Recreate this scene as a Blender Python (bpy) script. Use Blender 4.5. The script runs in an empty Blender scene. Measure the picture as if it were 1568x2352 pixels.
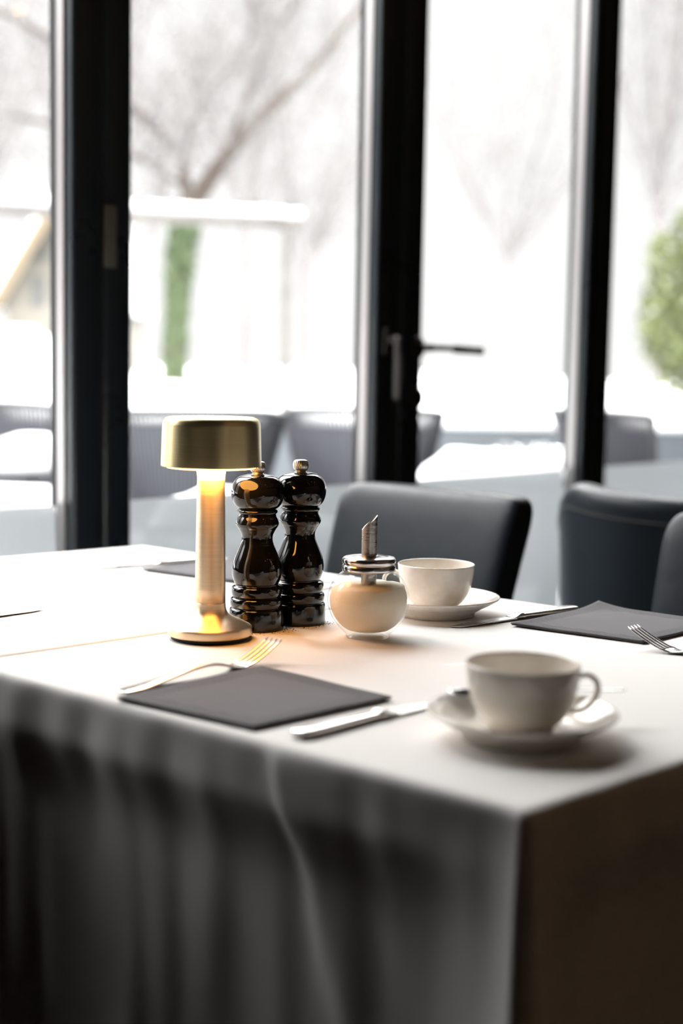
import bpy, bmesh, math, random
from math import sin, cos, pi, radians, sqrt
from mathutils import Vector, Matrix, noise

scn = bpy.context.scene
COL = scn.collection

# ------------------------------------------------------------------ camera, sky, exposure
CH = 1.06                                   # camera height, table top is at 0.75
cam_d = bpy.data.cameras.new('camera')
cam = bpy.data.objects.new('camera', cam_d); COL.objects.link(cam)
cam_d.sensor_fit = 'VERTICAL'; cam_d.sensor_height = 36.0; cam_d.sensor_width = 24.0
cam_d.lens = 50.0
CR = Matrix.Rotation(radians(90 - 5.85), 4, 'X') @ Matrix.Rotation(radians(1.0), 4, 'Z')
cam.matrix_world = Matrix.Translation((0, 0, CH)) @ CR
cam_d.clip_start = 0.05; cam_d.clip_end = 300
cam_d.dof.use_dof = True
cam_d.dof.focus_distance = 1.68
cam_d.dof.aperture_fstop = 2.4
scn.camera = cam
FPX = 50 / 36 * 2352


def at(px, py, Y):
    """a point of the place seen at photo pixel px,py and at distance Y"""
    d = CR.to_3x3() @ Vector(((px - 784) / FPX, -(py - 1176) / FPX, -1))
    return Vector((0, 0, CH)) + d * (Y / d.y)


def onz(px, py, z):
    d = CR.to_3x3() @ Vector(((px - 784) / FPX, -(py - 1176) / FPX, -1))
    return Vector((0, 0, CH)) + d * ((z - CH) / d.z)


scn.view_settings.view_transform = 'Standard'
scn.view_settings.look = 'None'
scn.view_settings.gamma = 1.0
scn.view_settings.exposure = 0.0
scn.view_settings.use_curve_mapping = False
scn.cycles.use_denoising = True
scn.cycles.max_bounces = 10
scn.cycles.diffuse_bounces = 5
scn.cycles.glossy_bounces = 4
scn.cycles.transparent_max_bounces = 16
scn.cycles.transmission_bounces = 8
scn.cycles.caustics_reflective = False
scn.cycles.caustics_refractive = False
scn.cycles.sample_clamp_indirect = 6.0

# overcast winter sky: pale at the horizon, brighter overhead
SKY_HORIZON = 1.2
SKY_ZENITH = 16.5
world = bpy.data.worlds.new('overcast_sky'); scn.world = world
world.use_nodes = True
wn = world.node_tree; wn.nodes.clear()
w_out = wn.nodes.new('ShaderNodeOutputWorld'); w_bg = wn.nodes.new('ShaderNodeBackground')
w_tc = wn.nodes.new('ShaderNodeTexCoord'); w_sep = wn.nodes.new('ShaderNodeSeparateXYZ')
w_map = wn.nodes.new('ShaderNodeMapRange'); w_map.interpolation_type = 'SMOOTHSTEP'
w_map.inputs['From Min'].default_value = 0.26; w_map.inputs['From Max'].default_value = 0.55
w_map.inputs['To Min'].default_value = SKY_HORIZON; w_map.inputs['To Max'].default_value = SKY_ZENITH
w_bg.inputs['Color'].default_value = (1.0, 0.992, 0.985, 1)
wn.links.new(w_tc.outputs['Generated'], w_sep.inputs[0])
wn.links.new(w_sep.outputs['Z'], w_map.inputs['Value'])
wn.links.new(w_map.outputs[0], w_bg.inputs['Strength'])
wn.links.new(w_bg.outputs[0], w_out.inputs['Surface'])

# ------------------------------------------------------------------ frames of reference
W0 = Vector((-0.464, 2.65, 0))                       # middle of the left window post, on the inner face
WD = Vector((0.682, 0.731, 0)).normalized()          # along the glazing, going away to the right
WN = Vector((WD.y, -WD.x, 0))                        # into the room
WA = math.atan2(WD.y, WD.x)


def wp(s, n, z):
    return W0 + WD * s + WN * n + Vector((0, 0, z))


# portal that guides the daylight sampling through the glazed front
pl = bpy.data.lights.new('daylight_portal', 'AREA'); pl.shape = 'RECTANGLE'
pl.size = 6.7; pl.size_y = 2.75; pl.cycles.is_portal = True
po = bpy.data.objects.new('daylight_portal', pl); COL.objects.link(po)
zz = -WN
# an area light shines along its local -Z: aim it into the room
po.matrix_world = Matrix.Translation(wp(1.69, -0.12, 1.43)) @ Matrix((
    (WD.x, 0, -WN.x, 0), (WD.y, 0, -WN.y, 0), (0, 1, 0, 0), (0, 0, 0, 1)))


# ------------------------------------------------------------------ materials
def mat(name, color=(0.5, 0.5, 0.5), rough=0.5, metal=0.0, **kw):
    m = bpy.data.materials.new(name); m.use_nodes = True
    b = m.node_tree.nodes['Principled BSDF']
    b.inputs['Base Color'].default_value = (*color, 1)
    b.inputs['Roughness'].default_value = rough
    b.inputs['Metallic'].default_value = metal
    for k, v in kw.items():
        b.inputs[k.replace('_', ' ')].default_value = v
    return m


def N(m, t):
    return m.node_tree.nodes.new(t)


def L(m, a, b):
    m.node_tree.links.new(a, b)


def bsdf(m):
    return m.node_tree.nodes['Principled BSDF']


def add_noise(m, scale=20, stretch=(1, 1, 1), detail=4, bump=0.0, dist=0.002, col=None, rough=None, lo=0.35, hi=0.65):
    """procedural variation on object coordinates: bump, colour pair, roughness pair"""
    tc = N(m, 'ShaderNodeTexCoord'); mp = N(m, 'ShaderNodeMapping'); nz = N(m, 'ShaderNodeTexNoise')
    mp.inputs['Scale'].default_value = stretch
    nz.inputs['Scale'].default_value = scale; nz.inputs['Detail'].default_value = detail
    L(m, tc.outputs['Object'], mp.inputs['Vector']); L(m, mp.outputs[0], nz.inputs['Vector'])
    if bump:
        bp = N(m, 'ShaderNodeBump'); bp.inputs['Strength'].default_value = bump; bp.inputs['Distance'].default_value = dist
        L(m, nz.outputs['Fac'], bp.inputs['Height'])
        prev = bsdf(m).inputs['Normal']
        if prev.is_linked:
            L(m, prev.links[0].from_socket, bp.inputs['Normal'])
        L(m, bp.outputs[0], prev)
    if col:
        r = N(m, 'ShaderNodeValToRGB'); r.color_ramp.elements[0].position = lo; r.color_ramp.elements[1].position = hi
        r.color_ramp.elements[0].color = (*col[0], 1); r.color_ramp.elements[1].color = (*col[1], 1)
        L(m, nz.outputs['Fac'], r.inputs[0]); L(m, r.outputs[0], bsdf(m).inputs['Base Color'])
    if rough:
        mr = N(m, 'ShaderNodeMapRange'); mr.inputs['From Min'].default_value = lo; mr.inputs['From Max'].default_value = hi
        mr.inputs['To Min'].default_value = rough[0]; mr.inputs['To Max'].default_value = rough[1]
        L(m, nz.outputs['Fac'], mr.inputs['Value']); L(m, mr.outputs[0], bsdf(m).inputs['Roughness'])
    return nz


M_frame = mat('frame_paint', (0.012, 0.018, 0.022), 0.3); add_noise(M_frame, 6, rough=(0.26, 0.36))
M_bead = mat('aluminium_glazing_bead', (0.33, 0.315, 0.315), 0.4, 0.7)
M_gasket = mat('rubber_gasket', (0.008, 0.009, 0.01), 0.6)
M_steel = mat('brushed_steel', (0.55, 0.52, 0.48), 0.32, 1.0); add_noise(M_steel, 60, (1, 1, 20), rough=(0.25, 0.42))
M_handle = mat('handle_steel', (0.06, 0.054, 0.05), 0.45, 0.9)
M_plate = mat('latch_nickel', (0.2, 0.185, 0.155), 0.5, 0.6)
M_lid = mat('lid_steel', (0.62, 0.6, 0.58), 0.2, 1.0); add_noise(M_lid, 90, (1, 1, 6), rough=(0.14, 0.26))
M_cut = mat('cutlery_steel', (0.72, 0.7, 0.67), 0.18, 1.0); add_noise(M_cut, 30, rough=(0.14, 0.24))
M_blade = mat('blade_steel', (0.5, 0.48, 0.46), 0.3, 1.0); add_noise(M_blade, 60, rough=(0.24, 0.4))
M_knob = mat('mill_knob_steel', (0.72, 0.66, 0.58), 0.28, 1.0)
M_lacquer = mat('black_lacquer', (0.004, 0.004, 0.0045), 0.06, 0.0, Specular_IOR_Level=0.5); add_noise(M_lacquer, 14, bump=0.08, dist=0.0004)
M_cream = mat('cream_porcelain', (0.8, 0.75, 0.68), 0.12, 0.0, Specular_IOR_Level=0.55)
add_noise(M_cream, 90, col=((0.8, 0.745, 0.67), (0.86, 0.81, 0.745)))
M_napkin = mat('anthracite_paper', (0.092, 0.088, 0.096), 0.95, 0.0, Sheen_Weight=0.15)
add_noise(M_napkin, 14, bump=0.5, dist=0.002)
M_nap_edge = mat('embossed_paper_rim', (0.092, 0.088, 0.096), 0.95, 0.0, Sheen_Weight=0.15)
M_leather = mat('blue_black_leather', (0.01, 0.014, 0.018), 0.36, 0.0, Specular_IOR_Level=0.15)
add_noise(M_leather, 240, bump=0.25, dist=0.0006, rough=(0.34, 0.44)); add_noise(M_leather, 9, bump=0.25, dist=0.01)
M_thread = mat('leather_thread', (0.05, 0.045, 0.04), 0.7)
M_wood = mat('dark_chair_wood', (0.02, 0.014, 0.01), 0.4); add_noise(M_wood, 12, (1, 1, 0.1), col=((0.014, 0.01, 0.008), (0.03, 0.02, 0.014)))
M_foot = mat('black_rubber', (0.006, 0.006, 0.007), 0.7)
M_floor = mat('dark_oak_floor', (0.02, 0.015, 0.012), 0.6, 0.0, Specular_IOR_Level=0.3)
add_noise(M_floor, 5, (1, 12, 1), col=((0.01, 0.008, 0.006), (0.022, 0.016, 0.012)), rough=(0.55, 0.7))
M_wall = mat('dark_plaster', (0.035, 0.028, 0.023), 0.85); add_noise(M_wall, 40, bump=0.2, dist=0.002)
M_wallb = mat('tan_plaster', (0.22, 0.175, 0.125), 0.85); add_noise(M_wallb, 40, bump=0.2, dist=0.002)
M_ceil = mat('dark_ceiling_paint', (0.012, 0.012, 0.013), 0.9); add_noise(M_ceil, 30, bump=0.1)

# tablecloth: fine weave
M_cloth = mat('ivory_linen', (0.82, 0.798, 0.775), 0.9, 0.0, Sheen_Weight=0.05)
tc = N(M_cloth, 'ShaderNodeTexCoord'); wv = N(M_cloth, 'ShaderNodeTexWave'); wv2 = N(M_cloth, 'ShaderNodeTexWave')
wv.inputs['Scale'].default_value = 520; wv2.inputs['Scale'].default_value = 520; wv2.bands_direction = 'Y'
mx = N(M_cloth, 'ShaderNodeMath'); mx.operation = 'ADD'
bp = N(M_cloth, 'ShaderNodeBump'); bp.inputs['Strength'].default_value = 0.12; bp.inputs['Distance'].default_value = 0.0004
L(M_cloth, tc.outputs['Object'], wv.inputs[0]); L(M_cloth, tc.outputs['Object'], wv2.inputs[0])
L(M_cloth, wv.outputs['Fac'], mx.inputs[0]); L(M_cloth, wv2.outputs['Fac'], mx.inputs[1])
L(M_cloth, mx.outputs[0], bp.inputs['Height']); L(M_cloth, bp.outputs[0], bsdf(M_cloth).inputs['Normal'])

# napkin embossing: fine diagonal ribs
def emboss(m, scale, strength, dist):
    tc = N(m, 'ShaderNodeTexCoord'); w = N(m, 'ShaderNodeTexWave'); w.bands_direction = 'DIAGONAL'
    w.inputs['Scale'].default_value = scale; w.inputs['Distortion'].default_value = 1.5; w.inputs['Detail Scale'].default_value = 3
    b = N(m, 'ShaderNodeBump'); b.inputs['Strength'].default_value = strength; b.inputs['Distance'].default_value = dist
    L(m, tc.outputs['Object'], w.inputs[0]); L(m, w.outputs['Fac'], b.inputs['Height'])
    p = bsdf(m).inputs['Normal']
    if p.is_linked: L(m, p.links[0].from_socket, b.inputs['Normal'])
    L(m, b.outputs[0], p)
emboss(M_nap_edge, 110, 0.9, 0.0012)

# brushed brass
def brass(name, c0, c1, r0, r1):
    m = mat(name, c0, r0, 1.0, Anisotropic=0.8, Anisotropic_Rotation=0.25)
    add_noise(m, 26, (1, 1, 34), detail=6, bump=0.02, dist=0.0003, col=(c0, c1), rough=(r0, r1), lo=0.2, hi=0.8)
    tg = N(m, 'ShaderNodeTangent'); tg.direction_type = 'RADIAL'; tg.axis = 'Z'
    L(m, tg.outputs[0], bsdf(m).inputs['Tangent'])
    return m
M_brass = brass('brushed_brass', (0.64, 0.52, 0.27), (0.76, 0.63, 0.36), 0.33, 0.41)
M_brass_stem = brass('lamplit_brass', (0.74, 0.6, 0.42), (0.86, 0.72, 0.52), 0.36, 0.48)  # paler, warmer copy of the brass; the lamp's glow is put into its colour


def emitter(name, c, s):
    m = bpy.data.materials.new(name); m.use_nodes = True; m.node_tree.nodes.clear()
    e = N(m, 'ShaderNodeEmission'); o = N(m, 'ShaderNodeOutputMaterial')
    e.inputs[0].default_value = (*c, 1); e.inputs[1].default_value = s
    L(m, e.outputs[0], o.inputs[0]); return m
M_glow = emitter('lamp_diffuser_glow', (1.0, 0.43, 0.09), 20.0)
M_spot = emitter('ceiling_spot_glow', (1.0, 0.55, 0.25), 60.0)


def thin_glass(name, tint, ior=1.5, rim=None):
    m = bpy.data.materials.new(name); m.use_nodes = True; m.node_tree.nodes.clear()
    o = N(m, 'ShaderNodeOutputMaterial'); t = N(m, 'ShaderNodeBsdfTransparent'); g = N(m, 'ShaderNodeBsdfGlossy')
    g.inputs['Roughness'].default_value = 0.02
    f = N(m, 'ShaderNodeFresnel'); f.inputs[0].default_value = ior; x = N(m, 'ShaderNodeMixShader')
    t.inputs[0].default_value = (*tint, 1)
    ge = N(m, 'ShaderNodeNewGeometry'); im = N(m, 'ShaderNodeMapRange')      # the same reflectance from both sides of the sheet
    im.inputs['To Min'].default_value = ior; im.inputs['To Max'].default_value = 1 / ior
    L(m, ge.outputs['Backfacing'], im.inputs['Value']); L(m, im.outputs[0], f.inputs[0])
    if rim:
        lw = N(m, 'ShaderNodeLayerWeight'); lw.inputs[0].default_value = 0.25
        r = N(m, 'ShaderNodeValToRGB'); r.color_ramp.elements[0].position = 0.8; r.color_ramp.elements[1].position = 1.0
        r.color_ramp.elements[0].color = (*tint, 1); r.color_ramp.elements[1].color = (*rim, 1)
        L(m, lw.outputs['Facing'], r.inputs[0]); L(m, r.outputs[0], t.inputs[0])
    L(m, f.outputs[0], x.inputs[0]); L(m, t.outputs[0], x.inputs[1]); L(m, g.outputs[0], x.inputs[2])
    L(m, x.outputs[0], o.inputs[0]); return m
M_pane = thin_glass('window_glass', (0.995, 1.0, 0.998), 1.45)
M_jar = thin_glass('jar_glass', (0.995, 1.0, 0.997), 1.45, (0.55, 0.57, 0.57))

M_film = bpy.data.materials.new('frosted_film'); M_film.use_nodes = True; M_film.node_tree.nodes.clear()
_o = N(M_film, 'ShaderNodeOutputMaterial'); _t = N(M_film, 'ShaderNodeBsdfTranslucent'); _d = N(M_film, 'ShaderNodeBsdfDiffuse')
_p = N(M_film, 'ShaderNodeBsdfTransparent'); _x = N(M_film, 'ShaderNodeMixShader'); _y = N(M_film, 'ShaderNodeMixShader')
_t.inputs[0].default_value = (0.29, 0.305, 0.315, 1); _d.inputs[0].default_value = (0.6, 0.6, 0.6, 1); _x.inputs[0].default_value = 0.3
_y.inputs[0].default_value = 0.2
L(M_film, _t.outputs[0], _x.inputs[1]); L(M_film, _d.outputs[0], _x.inputs[2]); L(M_film, _x.outputs[0], _y.inputs[1])
L(M_film, _p.outputs[0], _y.inputs[2]); L(M_film, _y.outputs[0], _o.inputs[0])

M_sugar = mat('cane_sugar', (0.98, 0.83, 0.67), 0.85, Subsurface_Weight=0.5, Subsurface_Radius=(0.08, 0.06, 0.045), Subsurface_Scale=1.0)
add_noise(M_sugar, 900, bump=0.5, dist=0.0005); add_noise(M_sugar, 12, col=((0.97, 0.79, 0.62), (0.985, 0.86, 0.72)))

M_snow = mat('fresh_snow', (0.6, 0.605, 0.615), 0.8); add_noise(M_snow, 3, bump=0.4, dist=0.03)
M_rope = mat('grey_rope', (0.04, 0.04, 0.05), 0.8)
M_alu = mat('charcoal_aluminium', (0.03, 0.032, 0.036), 0.5)
M_parapet = mat('grey_parapet_render', (0.09, 0.1, 0.11), 0.85); add_noise(M_parapet, 10, bump=0.2)
M_house = mat('cream_house_render', (0.17, 0.155, 0.13), 0.9); add_noise(M_house, 4, col=((0.155, 0.143, 0.122), (0.185, 0.17, 0.145)))
M_hwin = mat('house_window_glass', (0.08, 0.09, 0.095), 0.2)
M_yel = mat('yellow_barge_board', (0.13, 0.1, 0.062), 0.7)
M_roof = mat('slate_roof', (0.06, 0.07, 0.07), 0.7)


def snow_top(name, c0, c1, scale=9, thr=0.35, stretch=(1, 1, 1), snow=(0.84, 0.85, 0.87)):
    """own colour with snow lying on everything that faces up"""
    m = mat(name, c0, 0.85)
    nz = add_noise(m, scale, stretch, col=(c0, c1))
    ramp = bsdf(m).inputs['Base Color'].links[0].from_socket
    g = N(m, 'ShaderNodeNewGeometry'); s = N(m, 'ShaderNodeSeparateXYZ'); r = N(m, 'ShaderNodeMapRange')
    r.inputs['From Min'].default_value = thr - 0.15; r.inputs['From Max'].default_value = thr + 0.15
    x = N(m, 'ShaderNodeMix'); x.data_type = 'RGBA'
    L(m, g.outputs['Normal'], s.inputs[0]); L(m, s.outputs['Z'], r.inputs['Value']); L(m, r.outputs[0], x.inputs[0])
    L(m, ramp, x.inputs[6]); x.inputs[7].default_value = (*snow, 1); L(m, x.outputs[2], bsdf(m).inputs['Base Color'])
    return m
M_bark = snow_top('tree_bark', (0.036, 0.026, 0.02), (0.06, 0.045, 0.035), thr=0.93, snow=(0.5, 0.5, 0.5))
M_barkfar = snow_top('hazy_bark', (0.12, 0.112, 0.11), (0.16, 0.15, 0.148), thr=0.9, snow=(0.2, 0.2, 0.2))  # background haze is put into this paler bark colour
M_ivy = snow_top('ivy_leaves', (0.04, 0.065, 0.025), (0.075, 0.1, 0.045), thr=0.9)
M_bush = snow_top('yellow_green_leaves', (0.07, 0.095, 0.03), (0.14, 0.15, 0.06), thr=0.95)
M_hedge = snow_top('snowy_hedge', (0.14, 0.15, 0.15), (0.3, 0.3, 0.31), thr=0.2)
M_beam = snow_top('weathered_beam', (0.1, 0.092, 0.088), (0.14, 0.13, 0.12), thr=0.6)


# ------------------------------------------------------------------ mesh helpers
def obj(name, bm, m, parent=None, smooth=True, loc=None, rotz=None):
    me = bpy.data.meshes.new(name)
    bmesh.ops.recalc_face_normals(bm, faces=bm.faces)
    bm.to_mesh(me); bm.free()
    for ms in (m if isinstance(m, (list, tuple)) else [m]): me.materials.append(ms)
    if smooth:
        me.polygons.foreach_set('use_smooth', [True] * len(me.polygons))
    o = bpy.data.objects.new(name, me); COL.objects.link(o)
    if parent: o.parent = parent
    if loc is not None: o.location = loc
    if rotz is not None: o.rotation_euler = (0, 0, rotz)
    return o


def tag(o, label, cat, group=None, kind=None):
    o['label'] = label; o['category'] = cat
    if group: o['group'] = group
    if kind: o['kind'] = kind
    return o


def thing(name, label, cat, loc=(0, 0, 0), rotz=0, group=None, kind=None):
    o = bpy.data.objects.new(name, None); COL.objects.link(o); o.empty_display_size = 0.05
    o.location = loc; o.rotation_euler = (0, 0, rotz)
    return tag(o, label, cat, group, kind)


def struct(o):
    o['kind'] = 'structure'; return o


def copy_tree(o, parent=None):
    c = o.copy(); COL.objects.link(c)
    if parent: c.parent = parent
    for ch in list(o.children): copy_tree(ch, c)
    return c


def autosmooth(o, ang=35):
    me = o.data
    bm = bmesh.new(); bm.from_mesh(me)
    for e in bm.edges:
        if len(e.link_faces) == 2 and e.calc_face_angle(0) > radians(ang): e.smooth = False
    bm.to_mesh(me); bm.free()
    return o


def add_box(bm, c, s, rot=None, bevel=0.0, seg=2):
    r = bmesh.ops.create_cube(bm, size=1.0)
    vs = r['verts']
    bmesh.ops.scale(bm, vec=s, verts=vs)
    if bevel:
        es = list({e for v in vs for e in v.link_edges})
        rb = bmesh.ops.bevel(bm, geom=es, offset=bevel, segments=seg, affect='EDGES', profile=0.5)
        vs = list({v for f in rb['faces'] for v in f.verts} | {v for v in vs if v.is_valid})
    if rot is not None: bmesh.ops.transform(bm, matrix=rot, verts=vs)
    bmesh.ops.translate(bm, vec=c, verts=vs)
    return vs


def add_lathe(bm, prof, segs=64, cx=0, cy=0, flute=None):
    rings = []
    for i, (r, z) in enumerate(prof):
        if r < 1e-5:
            rings.append([bm.verts.new((cx, cy, z))]); continue
        ring = []
        for k in range(segs):
            a = 2 * pi * k / segs
            rr = r * (1 + (flute(k, z) if flute else 0))
            ring.append(bm.verts.new((cx + rr * cos(a), cy + rr * sin(a), z)))
        rings.append(ring)
    for a, b in zip(rings[:-1], rings[1:]):
        if len(a) == 1 and len(b) == 1: continue
        for k in range(segs):
            k2 = (k + 1) % segs
            if len(a) == 1: bm.faces.new((a[0], b[k], b[k2]))
            elif len(b) == 1: bm.faces.new((a[k], a[k2], b[0]))
            else: bm.faces.new((a[k], a[k2], b[k2], b[k]))
    return rings


def smooth_prof(pts, n=5):
    """Catmull-Rom through (r,z) points; a point given three times keeps a corner"""
    out = []
    P = [Vector(p) for p in pts]
    for i in range(len(P) - 1):
        p0 = P[max(i - 1, 0)]; p1 = P[i]; p2 = P[i + 1]; p3 = P[min(i + 2, len(P) - 1)]
        if (p2 - p1).length < 1e-7: continue
        for k in range(n):
            t = k / n
            q = 0.5 * ((2 * p1) + (p2 - p0) * t + (2 * p0 - 5 * p1 + 4 * p2 - p3) * t * t + (3 * p1 - p0 - 3 * p2 + p3) * t ** 3)
            out.append(tuple(q))
    out.append(tuple(P[-1]))
    return [(max(q[0], 0), *q[1:]) for q in out] if len(out[0]) == 2 else out


def lathe_bm(prof, segs=64, **k):
    bm = bmesh.new(); add_lathe(bm, prof, segs, **k); return bm


def add_tube(bm, pts, rad, segs=8, caps=True, flat=None):
    """tube through 3D points; rad one number or a list; flat=(su,sv) squashes the section"""
    pts = [Vector(p) for p in pts]
    if not isinstance(rad, (list, tuple)): rad = [rad] * len(pts)
    rings = []; ref = None
    for i, p in enumerate(pts):
        t = (pts[min(i + 1, len(pts) - 1)] - pts[max(i - 1, 0)])
        if t.length < 1e-9: t = Vector((0, 0, 1))
        t.normalize()
        if ref is None:
            ref = Vector((0, 0, 1)) if abs(t.z) < 0.9 else Vector((1, 0, 0))
        u = (ref - t * ref.dot(t)).normalized(); ref = u
        v = t.cross(u)
        su, sv = flat or (1, 1)
        rings.append([bm.verts.new(p + (u * cos(2 * pi * k / segs) * su + v * sin(2 * pi * k / segs) * sv) * rad[i]) for k in range(segs)])
    for a, b in zip(rings[:-1], rings[1:]):
        for k in range(segs):
            k2 = (k + 1) % segs
            bm.faces.new((a[k], a[k2], b[k2], b[k]))
    if caps:
        bm.faces.new(rings[0]); bm.faces.new(rings[-1])
    return rings


def spline(pts, n=6):
    P = [Vector(p) for p in pts]; out = []
    for i in range(len(P) - 1):
        p0 = P[max(i - 1, 0)]; p1 = P[i]; p2 = P[i + 1]; p3 = P[min(i + 2, len(P) - 1)]
        for k in range(n):
            t = k / n
            out.append(0.5 * ((2 * p1) + (p2 - p0) * t + (2 * p0 - 5 * p1 + 4 * p2 - p3) * t * t + (3 * p1 - p0 - 3 * p2 + p3) * t ** 3))
    out.append(P[-1]); return out


def loft(bm, sections, close_ends=True):
    """sections: lists of the same number of points, joined into a skin"""
    rs = [[bm.verts.new(p) for p in s] for s in sections]
    n = len(rs[0])
    for a, b in zip(rs[:-1], rs[1:]):
        for k in range(n):
            k2 = (k + 1) % n
            bm.faces.new((a[k], a[k2], b[k2], b[k]))
    if close_ends:
        bm.faces.new(rs[0]); bm.faces.new(rs[-1])
    return rs


# ------------------------------------------------------------------ room shell
S0, S1 = -1.42, 5.04            # glazed stretch
SL, SR, NB, ZC = -3.1, 6.2, 6.2, 3.05


def wall_box(name, s0, s1, n0, n1, z0, z1, m, kind=True, bevel=0.0, parent=None):
    bm = bmesh.new()
    add_box(bm, (0, 0, 0), (s1 - s0, n1 - n0, z1 - z0), bevel=bevel)
    # local x runs along WD, local y along -WN is avoided: use rotation WA so local y = -WN
    o = obj(name, bm, m, parent, smooth=False)
    o.location = wp((s0 + s1) / 2, (n0 + n1) / 2, (z0 + z1) / 2); o.rotation_euler = (0, 0, WA)
    if kind: struct(o)
    return o


wall_box('floor', SL - 0.2, SR + 0.2, -0.1, NB + 0.2, -0.1, 0.0, M_floor)
wall_box('ceiling', SL - 0.2, SR + 0.2, -0.1, NB + 0.2, ZC, ZC + 0.12, M_ceil)
wall_box('wall_back', SL - 0.2, SR + 0.2, NB, NB + 0.2, 0, ZC, M_wallb)
wall_box('wall_left', SL - 0.2, SL, 0, NB, 0, ZC, M_wall)
wall_box('wall_right', SR, SR + 0.2, 0, NB, 0, ZC, M_wall)
wall_box('wall_window_side', SL - 0.2, S0 - 0.08, -0.1, 0, 0, ZC, M_wall)
wall_box('wall_window_end', S1 + 0.08, SR + 0.2, -0.1, 0, 0, ZC, M_wall)
wall_box('wall_window_head', S0 - 0.08, S1 + 0.08, -0.1, 0, 2.86, ZC, M_wall)

wall_box('wall_daylight_block', -1.5, -0.9, -0.075, 0.04, 0, 0.84, M_wall)  # unseen low wall added to keep daylight off the lower cloth

# posts between the bays: centre s, half width of the inner face
POSTS = [(-1.42, 0.06), (-0.82, 0.07), (0.022, 0.068), (0.866, 0.081), (1.69, 0.061), (2.53, 0.068), (3.37, 0.068), (4.2, 0.068), (5.04, 0.07)]
for i, (s, hw) in enumerate(POSTS):
    # fixed post at the core of each pair of stiles, seen as the fine seam line in the middle of the face
    wall_box('trim_%d' % (i + 1), s - 0.0035, s + 0.0035, -0.058, -0.004, 0, 2.86, M_gasket)

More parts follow.
